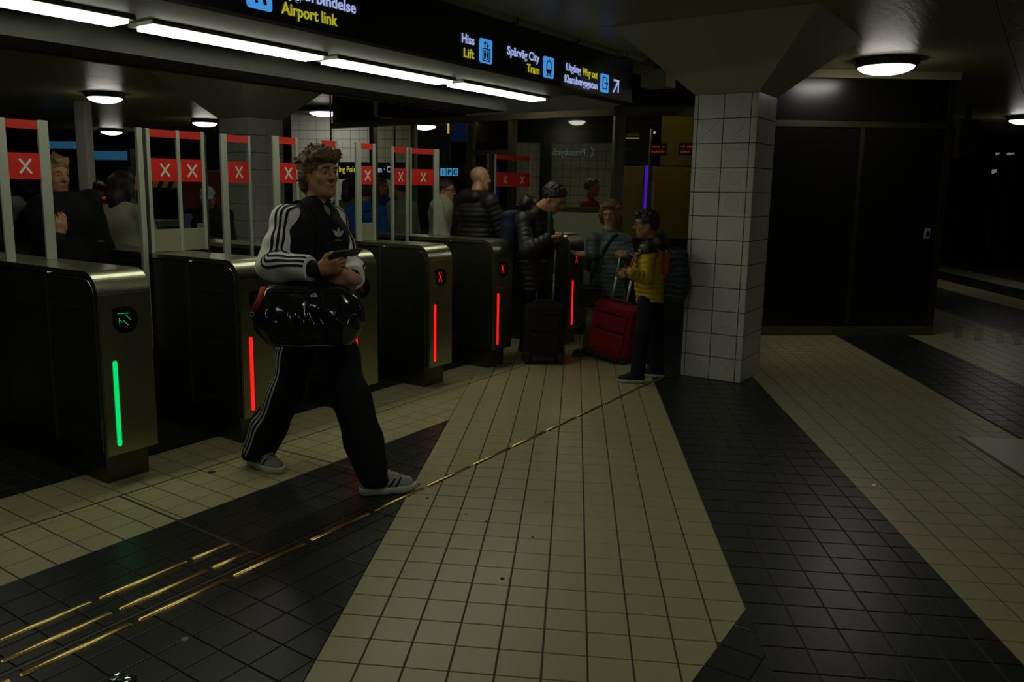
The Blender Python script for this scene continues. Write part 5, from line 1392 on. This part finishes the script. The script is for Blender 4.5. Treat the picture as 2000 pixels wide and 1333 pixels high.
for t, p in zip(np.linspace(1, 0, 12), back): pts.append(J_ALL.project(p, nrm(-FR * (.2 + .8 * t) + Z3 * (1 - t) * 1.2), .25)[0] + nrm(-FR * t + Z3 * (1 - t)) * .004); wd.append(R_)
for t, p in list(zip(np.linspace(0, 1, 14), front))[1:]: pts.append(J_ALL.project(p, nrm(FR * (.15 + .85 * t) + Z3 * (1 - t) * 1.2), .25)[0] + nrm(FR * t + Z3 * (1 - t)) * .004); wd.append(R_)
ribbon(pts, wd, .036, .003, M_STB, bag, bo, 'strap')
# orange cord pull and ring on the left end
og_ = [at(515, 560, 3.86), at(507, 583, 3.85), at(497, 606, 3.86)]
ribbon(og_, [RT] * 3, .026, .008, mat('orange_webbing', (.62, .075, .012), .7, bump=.8, bscale=400), bag, bo, 'orange_pull')
rc_ = at(492, 614, 3.86)
MB().tube([rc_ + RT * .010 * math.cos(a) + Z3 * .010 * math.sin(a) - bo for a in np.linspace(0, 2 * math.pi, 13)], .0018, 5).build('ring', M_STEEL, bag, True)
for zz_ in (.105, .118):
    pass
MB().tube([BG.project(Lb(x, 0, .0), nrm(-by * .55 + bz), .3)[0] + bz * .002 - bo for x in np.linspace(-.18, .18, 20)], .004, 6).build('zip', M_STB, bag, True)
# round emblem printed on the bag
lc = at(613, 582, 4.05); ld = -nrm(lc - np.array([0, 0, CAMZ])); lp = []
for i in range(3):
    x0 = -.016 + i * .012; hh = .010 + i * .007; lp.append([(x0, .004), (x0 + .009, .004), (x0 + .009 - hh * .45, .004 + hh), (x0 - hh * .45 + .001, .004 + hh)])
decal(BG, lc, ld, rgt, Z3, lp, M_STW, bag, bo, 'bag_emblem', .004)
ring_txt = []
for k in range(20):
    a = k * 2 * math.pi / 20
    if .9 < a < 2.3: continue
    cx_, cy_ = .045 * math.cos(a), .045 * math.sin(a) - .012
    ring_txt.append([(cx_ + .0035 * math.cos(b) , cy_ + .0035 * math.sin(b)) for b in np.linspace(0, 2 * math.pi, 6)[:-1]])
decal(BG, lc, ld, rgt, Z3, ring_txt, cloth('print_grey', (.05, .05, .05)), bag, bo, 'bag_ring_print', .004)

# ================================================================== people in the hall by the column
def flat(p): return np.array([p[0], p[1], 0.0])
def handpose(J, n, d, nn, side, **kw): J['hand' + n] = dict(d=np.array(d, float), n=np.array(nn, float), side=np.array(side, float), **kw)
M_PUFBLK = cloth('puffer_black', (0.012, 0.0105, 0.009), 0.5, spec=.35); M_PUFTEAL = cloth('puffer_teal', (0.075, 0.11, 0.105), 0.5, spec=.35)
M_PUFYEL = cloth('puffer_yellow', (0.42, 0.30, 0.02), 0.55); M_OLIVE = cloth('trouser_olive', (0.13, 0.13, 0.075)); M_NAVY = cloth('trouser_navy', (0.008, 0.010, 0.015))
M_BLKT = cloth('trouser_plain_black', (0.009, 0.009, 0.008)); M_SHD = cloth('shoe_dark', (0.02, 0.03, 0.035)); M_SOLEG = mat('sole_grey', (0.40, 0.42, 0.36), 0.6); M_BOOT = cloth('boot_dark', (0.02, 0.018, 0.014)); M_SOLED = mat('sole_dark', (0.05, 0.05, 0.04), 0.6)
DN = np.array([0, 0, -1.0])
# man with glasses bent over his phone
GMb = flat(at(1050, 690, 7.30))
GM = stand(GMb[:2], -12, 1.76, lean=.16, arms={'R': ((.13, .05, .60), (.05, .17, .555)), 'L': ((-.14, .06, .60), (-.03, .18, .565))}, head=(.80, -.30, -.55), hdrop=.012)
GM['hd'] = at(1081, 388, 7.20); GM['hs'] = 1.08; GM['hood_up'] = .075; GM['hood_s'] = 1.2
GM['nk'] = at(1050, 414, 7.30); GM['che'] = at(1040, 470, 7.32); GM['sR'] = at(1022, 432, 7.14); GM['sL'] = at(1064, 432, 7.46)
GM['eR'] = at(1030, 490, 7.02); GM['wR'] = at(1070, 466, 6.94); GM['eL'] = at(1075, 488, 7.35); GM['wL'] = at(1082, 470, 7.12)
handpose(GM, 'R', RT + Z3 * .1, Z3 * .9 + FW * .3, FW, curl=(.35, .6, .4)); handpose(GM, 'L', RT * .3 - FW * .9, Z3, RT, curl=(.5, .7, .4))
GM['aR'] = flat(on_z(1026, 694, 0)) + Z3 * .085; GM['aL'] = flat(on_z(1056, 686, 0)) + Z3 * .085; GM['kR'] = at(1034, 612, 7.42); GM['kL'] = at(1058, 608, 7.58); GM['hR'] = at(1030, 545, 7.30); GM['hL'] = at(1052, 545, 7.48); GM['pel'] = at(1040, 540, 7.38)
gm = person(GM, 'man with glasses in a black puffer jacket bent over his phone', SKIN, ('short', 'dark'), h=.0085, jacket=dict(m=M_PUFBLK, style='puffer', g=.034, hem=-.35, hood=True, sleeve=(.076, .070, .054)), pants=dict(m=M_BLKT, r=(.092, .072, .062)), shoes=(cloth('shoe_pale', (.16, .17, .15)), M_SOLEG))
glasses(gm, GM, GM['base'], mat('glasses_pale', (.30, .30, .25), .3, .5))
tc_ = at(1071, 455, 7.12)
LAP = Shape().rbox(at(1074, 440, 7.13), (.020, .03, .13), np.array([RT, nrm(np.cross(Z3, RT)), Z3]), .015, k=.01)
link('scarf', LAP.mesh('scarf', .008, cloth('scarf_teal', (.012, .05, .05)), GM['base']), gm)
p2 = empty('smartphone', tuple(at(1093, 464, 6.93)), .3)
soft(MB().box(-.07, .07, -.035, .035, -.005, .005).build('case', M_BLACK, p2), .003); MB().box(-.066, .066, -.032, .032, .005, .0055).build('screen', mat('screen_dim', (.04, .05, .05), .15), p2)
p2.rotation_euler = (0.1, -.15, .25); tag(p2, 'phone held flat by the man with glasses', 'phone')
BP = Shape(); bc2 = at(1000, 448, 7.30)
ga = np.array([GM['r'], GM['f'], Z3])
BP.rbox(bc2, (.15, .075, .17), ga, .06, k=.03); BP.rbox(bc2 - GM['f'] * .05 - Z3 * .05, (.11, .05, .08), ga, .04, k=.03); BP.disp = wob(.007, 30)
bo2 = bc2 - Z3 * .2; bk = link('backpack', BP.mesh('backpack', .009, cloth('nylon_navy', (.010, .016, .045), .6), bo2)); bk.location = tuple(bo2)
for sg in (-1, 1):
    pts = [bc2 + GM['r'] * .08 * sg + GM['f'] * .05 + Z3 * .14, GM['nk'] + GM['r'] * .085 * sg + Z3 * .03 - GM['f'] * .03, GM['nk'] + GM['r'] * .09 * sg + GM['f'] * .11 - Z3 * .06, GM['che'] + GM['r'] * .12 * sg + GM['f'] * .13]
    ribbon(pts, [GM['r']] * 4, .045, .008, M_STB, bk, bo2, 'shoulder_strap')
MB().tube([bc2 - GM['f'] * .075 + Z3 * .05 + GM['r'] * x - bo2 for x in (-.1, 0, .1)], .005, 6).build('zip', M_STEEL, bk)
tag(bk, 'navy backpack on the back of the man with glasses', 'backpack')
# woman in the teal puffer
WO = stand(flat(on_z(1172, 690, 0))[:2], -118, 1.57, arms={'R': ((.155, .03, .62), (.21, .14, .585)), 'L': ((-.15, .04, .61), (-.075, .17, .585))}, head=(-.30, -.88, -.36), hdrop=.004)
WO['hd'] = at(1192, 415, 7.48); WO['nk'] = at(1189, 458, 7.52); WO['che'] = at(1188, 500, 7.55); WO['sR'] = at(1160, 468, 7.50); WO['sL'] = at(1220, 470, 7.52)
WO['eR'] = at(1152, 520, 7.45); WO['wR'] = at(1143, 497, 7.25); WO['eL'] = at(1236, 520, 7.5); WO['wL'] = at(1224, 497, 7.28)
WO['pel'] = at(1186, 560, 7.58); WO['hR'] = at(1172, 572, 7.58); WO['hL'] = at(1203, 572, 7.58); WO['kR'] = at(1160, 632, 7.55); WO['kL'] = at(1205, 632, 7.55); WO['aR'] = flat(on_z(1148, 694, 0)) + Z3 * .08; WO['aL'] = flat(on_z(1205, 690, 0)) + Z3 * .08
WO['tR'] = nrm((-.8, -.6, 0)); WO['tL'] = nrm((-.2, -1, 0))
handpose(WO, 'R', -RT * .9 - FW * .1 + Z3 * .05, Z3 * .8 - FW * .5, -FW * .6 + Z3 * .6, curl=(.25, .3, .3), thumb=.2); handpose(WO, 'L', -RT * .7 - FW * .6, DN * .3 + FW * .9, Z3, curl=(.6, .9, .5))
wo = person(WO, 'woman with curly hair in a dark teal puffer jacket talking beside the red suitcase', SKIN, ('bob', 'curl'), h=.0085, male=False, jacket=dict(m=M_PUFTEAL, style='puffer', g=.030, hem=-.30, sleeve=(.070, .064, .050), collar=.078, collar_h=.078), pants=dict(m=M_OLIVE, r=(.110, .082, .066)), shoes=(M_BOOT, M_SOLED))
zp = [WO['_jacket'].project(WO['pel'] + (WO['nk'] - WO['pel']) * t, WO['f'], .3)[0] + WO['f'] * .003 - WO['base'] for t in np.linspace(-.1, .92, 18)]
MB().tube(zp, .0035, 5).build('zip', M_STEEL, wo)
# crossbody bag
cb = Shape(); cbc = at(1152, 578, 7.42); cax = np.array([RT, nrm(np.cross(Z3, RT)), Z3]); cb.rbox(cbc, (.10, .045, .11), cax, .04, k=.02); cb.disp = wob(.005, 28)
cbo = cbc - Z3 * .12; cbm = link('shoulder_bag', cb.mesh('shoulder_bag', .009, cloth('bag_black', (.012, .011, .010)), cbo)); cbm.location = tuple(cbo)
sp_ = [WO['_jacket'].project(WO['nk'] * (1 - t) + WO['pel'] * t + WO['r'] * (-.10 + .26 * t), nrm(WO['f'] + Z3 * max(0, .5 - 2 * t)), .3)[0] + WO['f'] * .006 for t in np.linspace(0, 1, 14)] + [cbc + Z3 * .1]
ribbon(sp_, [nrm(WO['r'] + Z3 * .6)] * len(sp_), .032, .004, M_STB, cbm, cbo, 'strap')
MB().box(-.09, .09, -.052, -.05, .19, .2).build('zip', M_STEELD, cbm)
tag(cbm, 'black shoulder bag worn across the woman in the teal jacket', 'bag')
# boy in the yellow jacket
KD = stand((.64, 6.60), 176, 1.45, arms={'R': ((.15, .02, .62), (.10, .14, .595)), 'L': ((-.14, .05, .62), (-.06, .17, .63))}, head=(-.97, -.10, -.10), hdrop=-.004)
KD['hs'] = 1.16; KD['hood_s'] = 1.35; KD['hood_up'] = .02
KD['hd'] = at(1262, 437, 6.62); KD['nk'] = at(1272, 478, 6.65); KD['che'] = at(1270, 515, 6.66); KD['pel'] = at(1270, 585, 6.66)
KD['sR'] = at(1270, 490, 6.82); KD['sL'] = at(1268, 492, 6.48); KD['eL'] = at(1262, 545, 6.42); KD['wL'] = at(1232, 534, 6.36); KD['eR'] = at(1262, 540, 6.86); KD['wR'] = at(1232, 530, 6.76)
KD['aL'] = flat(on_z(1244, 748, 0)) + Z3 * .07; KD['kL'] = at(1254, 655, 6.55); KD['hL'] = at(1262, 590, 6.58); KD['hR'] = at(1278, 590, 6.74); KD['kR'] = at(1280, 655, 6.76); KD['aR'] = flat(on_z(1282, 737, 0)) + Z3 * .07
KD['tL'] = nrm((-1, -.02, 0)); KD['tR'] = nrm((-.95, .1, 0))
handpose(KD, 'L', -RT * .6 - Z3 * .1 - FW * .3, FW * .8 - Z3 * .2, Z3, curl=(.7, 1.0, .6)); handpose(KD, 'R', -RT * .8, FW * -.8, Z3, curl=(.7, 1.0, .6))
kd = person(KD, 'boy in a yellow padded jacket with glasses and a big backpack', SKIN2, ('fringe', 'dark'), h=.008, jacket=dict(m=M_PUFYEL, style='puffer', g=.030, hem=-.10, sleeve=(.068, .062, .052), hood=True, hm=M_PUFBLK, cm=M_PUFBLK, collar=.074), pants=dict(m=M_NAVY, r=(.090, .078, .070)), shoes=(M_SHD, M_SOLEG))
glasses(kd, KD, KD['base'])
YK = Shape(); YK.econe(KD['nk'] - Z3 * .055, KD['nk'] - Z3 * .02, (.150, .118), (.105, .090), KD['r'], k=.03)
for n in 'RL': YK.cone(KD['nk'] * .4 + KD['s' + n] * .6 - Z3 * .01, KD['s' + n] + Z3 * .004, .060, .068, k=.03)
YK.cone(KD['nk'] + Z3 * .14, KD['nk'] - Z3 * .01, .05, .045, k=.008, op='s'); YK.disp = wob(.004, 30)
link('jacket_yoke', YK.mesh('jacket_yoke', .008, M_PUFBLK, KD['base']), kd)
kb = Shape(); kbc = at(1315, 538, 6.66); kax = np.array([nrm(KD['r']), KD['f'], Z3])
kb.rbox(kbc, (.15, .11, .22), kax, .07, k=.03); kb.rbox(kbc - KD['f'] * .08 - Z3 * .06, (.11, .055, .11), kax, .045, k=.03); kb.cone(kbc + Z3 * .16 + KD['r'] * -.1, kbc + Z3 * .16 + KD['r'] * .1, .05, k=.04); kb.disp = wob(.008, 26, .9)
M_BPK = mat('backpack_pattern', (.02, .03, .035), .7)
nt = M_BPK.node_tree; wv = nt.nodes.new('ShaderNodeTexWave'); wv.inputs['Scale'].default_value = 7; wv.inputs['Distortion'].default_value = 5; wv.bands_direction = 'Z'
cr_ = nt.nodes.new('ShaderNodeValToRGB'); cr_.color_ramp.elements[0].position = .45; cr_.color_ramp.elements[0].color = (.010, .011, .012, 1); cr_.color_ramp.elements[1].position = .55; cr_.color_ramp.elements[1].color = (.028, .055, .065, 1)
tcn = nt.nodes.new('ShaderNodeTexCoord'); nt.links.new(tcn.outputs['Object'], wv.inputs['Vector']); nt.links.new(wv.outputs['Fac'], cr_.inputs[0]); nt.links.new(cr_.outputs[0], nt.nodes['Principled BSDF'].inputs['Base Color'])
kbo = kbc - Z3 * .22; kbm = link('backpack', kb.mesh('backpack', .008, M_BPK, kbo)); kbm.location = tuple(kbo)
M_ORG = cloth('lining_orange', (.34, .085, .02), .8)
for sg in (-1, 1):
    f_ = KD['f']; r_ = KD['r']
    pts = [kbc + r_ * .09 * sg + f_ * .08 + Z3 * .14, KD['nk'] + r_ * .105 * sg - Z3 * .0 - f_ * .02, KD['nk'] + r_ * .115 * sg + f_ * .125 - Z3 * .085, KD['che'] + r_ * .12 * sg + f_ * .155 - Z3 * .02, KD['che'] + r_ * .125 * sg + f_ * .150 - Z3 * .13]
    ribbon(pts, [nrm(r_ * .8 + Z3 * .0)] * 5, .055, .012, M_ORG, kbm, kbo, 'shoulder_strap')
FLp = Shape(); FLp.ell(kbc + KD['f'] * .07 + Z3 * .10 + KD['r'] * -.13, (.04, .035, .12), kax, k=.02); FLp.ell(kbc + KD['f'] * .02 + Z3 * .17 + KD['r'] * -.08, (.07, .06, .04), kax, k=.03); FLp.disp = wob(.006, 40)
link('orange_lining', FLp.mesh('orange_lining', .008, M_ORG, kbo), kbm)
for zq in (-.02, -.10): MB().tube([kbc - KD['f'] * .136 + KD['r'] * x + Z3 * (zq + .01 * math.cos(x * 20)) - kbo for x in np.linspace(-.09, .09, 7)], .004, 5).build('zip', M_STB, kbm)
MB().tube([kbc - KD['f'] * .10 + KD['r'] * -.10 + Z3 * z_ - kbo for z_ in (.04, 0, -.04)], .004, 5).build('zip_pull', M_ORG, kbm)
tag(kbm, 'dark patterned backpack with orange straps worn by the boy', 'backpack')

# ------------------------------------------------------------------ suitcases
def suitcase(origin, ang, tilt, W, Dp, Hh, m, handle, label, hm, roll=0.0, hx=0.0):
    r = empty('suitcase', tuple(origin), 0); r.rotation_euler = (tilt, roll, ang)
    S = Shape(); S.rbox((0, 0, .05 + Hh / 2), (W / 2, Dp / 2, Hh / 2), np.eye(3), .045, k=.01); S.disp = wob(.003, 18)
    body = link('body', S.mesh('body', .009, m), r)
    soft(MB().box(-W * .36, W * .36, -Dp / 2 - .018, -Dp / 2 + .01, .12, Hh * .58).build('front_pocket', m, r), .012)
    soft(MB().box(-W * .34, W * .34, -Dp / 2 - .010, -Dp / 2 + .01, Hh * .64, Hh * .90).build('upper_pocket', m, r), .008)
    for zz in (Hh * .58 + .012, Hh * .92): MB().box(-W * .36, W * .36, -Dp / 2 - .012, -Dp / 2 - .002, zz, zz + .006).build('zip', M_STB, r)
    soft(MB().box(-W * .28, W * .28, -Dp / 2 - .012, Dp / 2 * .4, .035, .075).build('base_guard', M_BLACKM, r), .006)
    for sx in (-1, 1):
        w = MB().tube([(sx * W * .40 - .018, Dp * .30, .040), (sx * W * .40 + .018, Dp * .30, .040)], .040, 16).build('wheel', M_BLACK, r, False)
        w2 = MB().tube([(sx * W * .40 - .015, -Dp * .30, .030), (sx * W * .40 + .015, -Dp * .30, .030)], .030, 16).build('wheel', M_BLACK, r, False)
        soft(MB().box(sx * W * .40 - .028, sx * W * .40 + .028, -Dp / 2 - .008, -Dp * .15, .03, .12).build('corner_guard', M_BLACKM, r), .01)
        MB().tube([(hx + sx * .075, Dp * .22, Hh), (hx + sx * .075, Dp * .22, Hh + handle * .55)], .0115, 10).build('handle_tube', hm, r, True)
        MB().tube([(hx + sx * .075, Dp * .22, Hh + handle * .52), (hx + sx * .075, Dp * .22, Hh + handle)], .0090, 10).build('handle_tube', hm, r, True)
    soft(MB().box(hx - .10, hx + .10, Dp * .22 - .018, Dp * .22 + .018, Hh + handle - .012, Hh + handle + .022).build('grip', M_BLACK, r), .008)
    hb_ = MB().tube([(-.10, Dp * .05, Hh + .046), (-.08, Dp * .05, Hh + .068), (.08, Dp * .05, Hh + .068), (.10, Dp * .05, Hh + .046)], .011, 8).build('carry_handle', M_BLACKM, r)
    soft(MB().box(hx - .11, hx + .11, Dp * .22 - .035, Dp * .22 + .035, Hh + .035, Hh + .056).build('handle_well', M_BLACKM, r), .006)
    tag(r, label, 'suitcase'); return r
M_TUBEM = mat('handle_alu', (.50, .52, .48), .35, .6)
a_, b_ = on_z(1146, 700, 0), on_z(1214, 714, 0); mid_ = (a_ + b_) / 2; ang_ = math.atan2(b_[1] - a_[1], b_[0] - a_[0])
suitcase(mid_ + np.array([.06, .07, .0]), ang_ * .75, .0, .43, .24, .50, cloth('case_red', (.19, .005, .007), .7), .48, 'red fabric trolley suitcase with tall silver handle beside the boy', M_TUBEM, roll=.16, hx=-.045)
a_, b_ = on_z(1030, 712, 0), on_z(1096, 704, 0); mid_ = (a_ + b_) / 2
suitcase(mid_ + np.array([-.02, -.02, 0]), .10, 0, .37, .22, .50, cloth('case_black', (.012, .010, .010), .7), .56, 'black trolley suitcase in front of the man with glasses', mat('handle_dim', (.26, .27, .24), .4, .6), roll=.02)

# ================================================================== people behind the gates
M_DKJ = cloth('coat_dark', (.010, .009, .010)); M_CREAMK = cloth('knit_cream', (.36, .33, .25), .9, bump=.5); M_ORJ = cloth('coat_orange', (.52, .07, .012)); M_PURP = cloth('sleeve_lilac', (.12, .11, .22))
M_BLUE = cloth('coat_blue', (.012, .075, .26)); M_HIV = cloth('coat_green', (.07, .11, .02)); M_WHJ = cloth('jacket_cream', (.44, .41, .30), .7); M_GREYT = cloth('top_grey', (.24, .24, .20)); M_RED2 = cloth('coat_rust', (.30, .06, .02)); M_DKP = cloth('trouser_dark2', (.014, .013, .013))
std = dict(pants=dict(m=M_DKP, r=(.085, .066, .058)), shoes=(M_BOOT, M_SOLED), h=.0095)
# blond man walking through the open gate
b = flat(at(118, 400, 5.25)); BL = stand(b[:2], -30, 1.79, arms={'R': ((.13, .09, .58), (.035, .165, .665)), 'L': ((-.15, .0, .63), (-.16, .03, .49))}, head=(.93, -.37, -.03), step=.05)
BL['hd'] = at(107, 343, 5.25); BL['nk'] = at(120, 398, 5.32)
BL['wR'] = at(113, 462, 5.02); BL['eR'] = at(96, 528, 5.10); BL['sR'] = at(92, 425, 5.16)
handpose(BL, 'R', Z3 * .9 + RT * .25, -BL['f'], -BL['r'], curl=(.35, .5, .4)); 
bl = person(BL, 'blond man in a dark jacket with a hand on his chest behind the first gate', SKIN, ('quiff', 'blond'), jacket=dict(m=M_DKJ, g=.036, hem=-.25, sleeve=(.074, .068, .054), hood=True), **std)
MB().tube([BL['wR'] - nrm(BL['wR'] - BL['eR']) * .012 + (BL['r'] * math.cos(a) + nrm(np.cross(nrm(BL['wR'] - BL['eR']), BL['r'])) * math.sin(a)) * .036 - BL['base'] for a in np.linspace(0, 6.283, 13)], .007, 6).build('watch', M_STEEL, bl)
pc = at(196, 472, 5.30)
MB().lathe([(.022, 0), (.022, .003), (.016, .004)], 16).build('round_patch', M_GREYT, bl).location = tuple(pc - BL['base'])
# person in the cream knit seen from behind
b = flat(at(243, 420, 6.2)); CR = stand(b[:2], 75, 1.66, arms={'L': ((-.21, .06, .625), (-.06, .14, .60)), 'R': ((.17, .04, .62), (.06, .15, .60))}, head=(.5, .85, 0))
CRp = person(CR, 'person with long dark hair in a cream knitted top behind the second gate', SKIN2, ('long', 'dark'), jacket=dict(m=M_CREAMK, g=.03, hem=-.12, sleeve=(.066, .062, .050)), eyes=False, **std)
# worker in orange far away
b = flat(at(197, 400, 11.5)); OR_ = stand(b[:2], 190, 1.60); person(OR_, 'distant person in a bright orange coat left of the cream knit', SKIN2, ('short', 'dark'), jacket=dict(m=M_ORJ, g=.035, hem=-.4, hood=True), eyes=False, **std)
# person with the pale cap
b = flat(at(408, 420, 8.0)); CP = stand(b[:2], -78, 1.56, arms={'R': ((.15, .06, .62), (.035, .17, .655)), 'L': ((-.15, .06, .62), (-.03, .17, .665))}, head=(.35, -.85, -.30))
CP['hd'] = at(405, 388, 7.95)
for n, sg in (('R', 1), ('L', -1)): handpose(CP, n, Z3 * .6 + CP['f'] * .4 - CP['r'] * sg * .6, -CP['f'] * .5 - CP['r'] * sg * .6, Z3, curl=(.6, .8, .5))
cp_ = person(CP, 'person in a pale green cap and dark coat looking at a phone', SKIN2, ('crop', 'dark'), jacket=dict(m=M_DKJ, g=.036, hem=-.2, hood=True, sleeve=(.074, .068, .054)), **std)
CAP = Shape(); Lc = CP['_L']; sc_ = CP['_s']; axc = CP['_ax']
CAP.ell(Lc(0, -.012, .052), sc_ * np.array([.088, .108, .085]), axc, k=.01); CAP.cut(Lc(0, 0, .045), -axc[2])
CAP.rbox(Lc(0, .12, .050), sc_ * np.array([.07, .05, .006]), axc, .005, k=.02)
link('cap', CAP.mesh('cap', .007, cloth('cap_mint', (.17, .33, .29)), CP['base']), cp_)
PS = Shape(); PS.chain([CP['sR'] * .9 + CP['eR'] * .1, CP['eR'], CP['eR'] * .5 + CP['wR'] * .5], [.079, .073, .064], k=.03); PS.disp = wob(.005, 30); link('lilac_sleeve', PS.mesh('lilac_sleeve', .009, M_PURP, CP['base']), cp_)
p3_ = empty('smartphone', tuple((CP['wR'] + CP['wL']) / 2 + Z3 * .10 + CP['f'] * .05), math.radians(-78) + math.pi / 2)
soft(MB().box(-.036, .036, -.005, .005, -.07, .07).build('case', mat('phone_pale', (.40, .45, .38), .4), p3_), .003); MB().box(-.032, .032, .005, .0056, -.066, .066).build('screen', M_BLACK, p3_)
tag(p3_, 'pale phone held by the person in the green cap', 'phone')
# group waiting behind the middle gates
b = flat(at(684, 420, 9.4)); X = stand(b[:2], 70, 1.66); person(X, 'person in an olive green coat seen from behind beside the tall man\'s head', SKIN2, ('long', 'dark'), jacket=dict(m=M_HIV, g=.035, hem=-.3), eyes=False, **std)
b = flat(at(714, 420, 9.0)); X = stand(b[:2], 95, 1.60); person(X, 'person in a plain blue coat seen from behind through a glass screen', SKIN2, ('short', 'brown'), jacket=dict(m=M_BLUE, g=.04, hem=-.3, hood=True), eyes=False, **std)
b = flat(at(744, 410, 10.0)); X = stand(b[:2], -60, 1.68, arms={'L': ((-.14, .08, .63), (-.04, .18, .66)), 'R': ((.16, .0, .63), (.17, .03, .49))}, head=(.75, -.6, -.05))
xw = person(X, 'woman with long hair and an open blue coat over a grey top', SKIN, ('long', 'curl'), jacket=dict(m=M_BLUE, g=.034, hem=-.4), **std)
GT = Shape(); GT.econe(X['pel'] + X['f'] * .085, X['nk'] + X['f'] * .045 - Z3 * .04, (.075, .075), (.045, .05), X['r'], k=.02); GT.disp = wob(.006, 30); link('grey_top', GT.mesh('grey_top', .0095, M_GREYT, X['base']), xw)
b = flat(at(784, 420, 9.5)); X = stand(b[:2], 150, 1.66, arms={'R': ((.16, .0, .63), (.14, .12, .60)), 'L': ((-.16, .02, .64), (-.12, .15, .70))}); person(X, 'person in a pale grey top facing left behind the glass', SKIN, ('short', 'brown'), jacket=dict(m=M_GREYT, g=.03, hem=-.15), eyes=False, **std)
# woman in the cream jacket and bald man
b = flat(at(865, 420, 8.3)); X = stand(b[:2], -8, 1.71, arms={'R': ((.13, .05, .62), (.09, .14, .545)), 'L': ((-.14, .05, .62), (-.08, .16, .56))}, head=(.98, -.18, -.06))
X['hd'] = at(871, 372, 8.3); handpose(X, 'R', X['f'] + DN * .3, DN, -X['r'], curl=(.25, .3, .3))
xw = person(X, 'woman with glasses and tied hair in a cream jacket leaning on a gate', SKIN, ('bun', 'red'), jacket=dict(m=M_WHJ, g=.028, hem=-.2, collar=.072, sleeve=(.068, .062, .052)), **std); glasses(xw, X, X['base'])
b = flat(at(930, 420, 7.9)); X = stand(b[:2], 52, 1.77, arms={'R': ((.165, .05, .62), (.10, .17, .60)), 'L': ((-.165, .02, .63), (-.12, .15, .56))}, head=(.85, .5, 0))
X['hd'] = at(938, 349, 7.9)
person(X, 'bald man in a black puffer jacket seen from behind near the kiosk', SKIN, ('bald', 'grey'), jacket=dict(m=M_PUFBLK, style='puffer', g=.045, hem=-.3, sleeve=(.082, .074, .058), hood=True), **std)
# member of staff inside the kiosk
b = flat(at(1152, 420, 10.6)); X = stand(b[:2], -20, 1.68, head=(.95, -.3, 0)); X['hd'] = at(1157, 366, 10.6)
person(X, 'grey haired man in a rust orange top inside the glass kiosk', SKIN2, ('short', 'grey'), jacket=dict(m=M_RED2, g=.028, hem=-.1, collar=.066), **std)
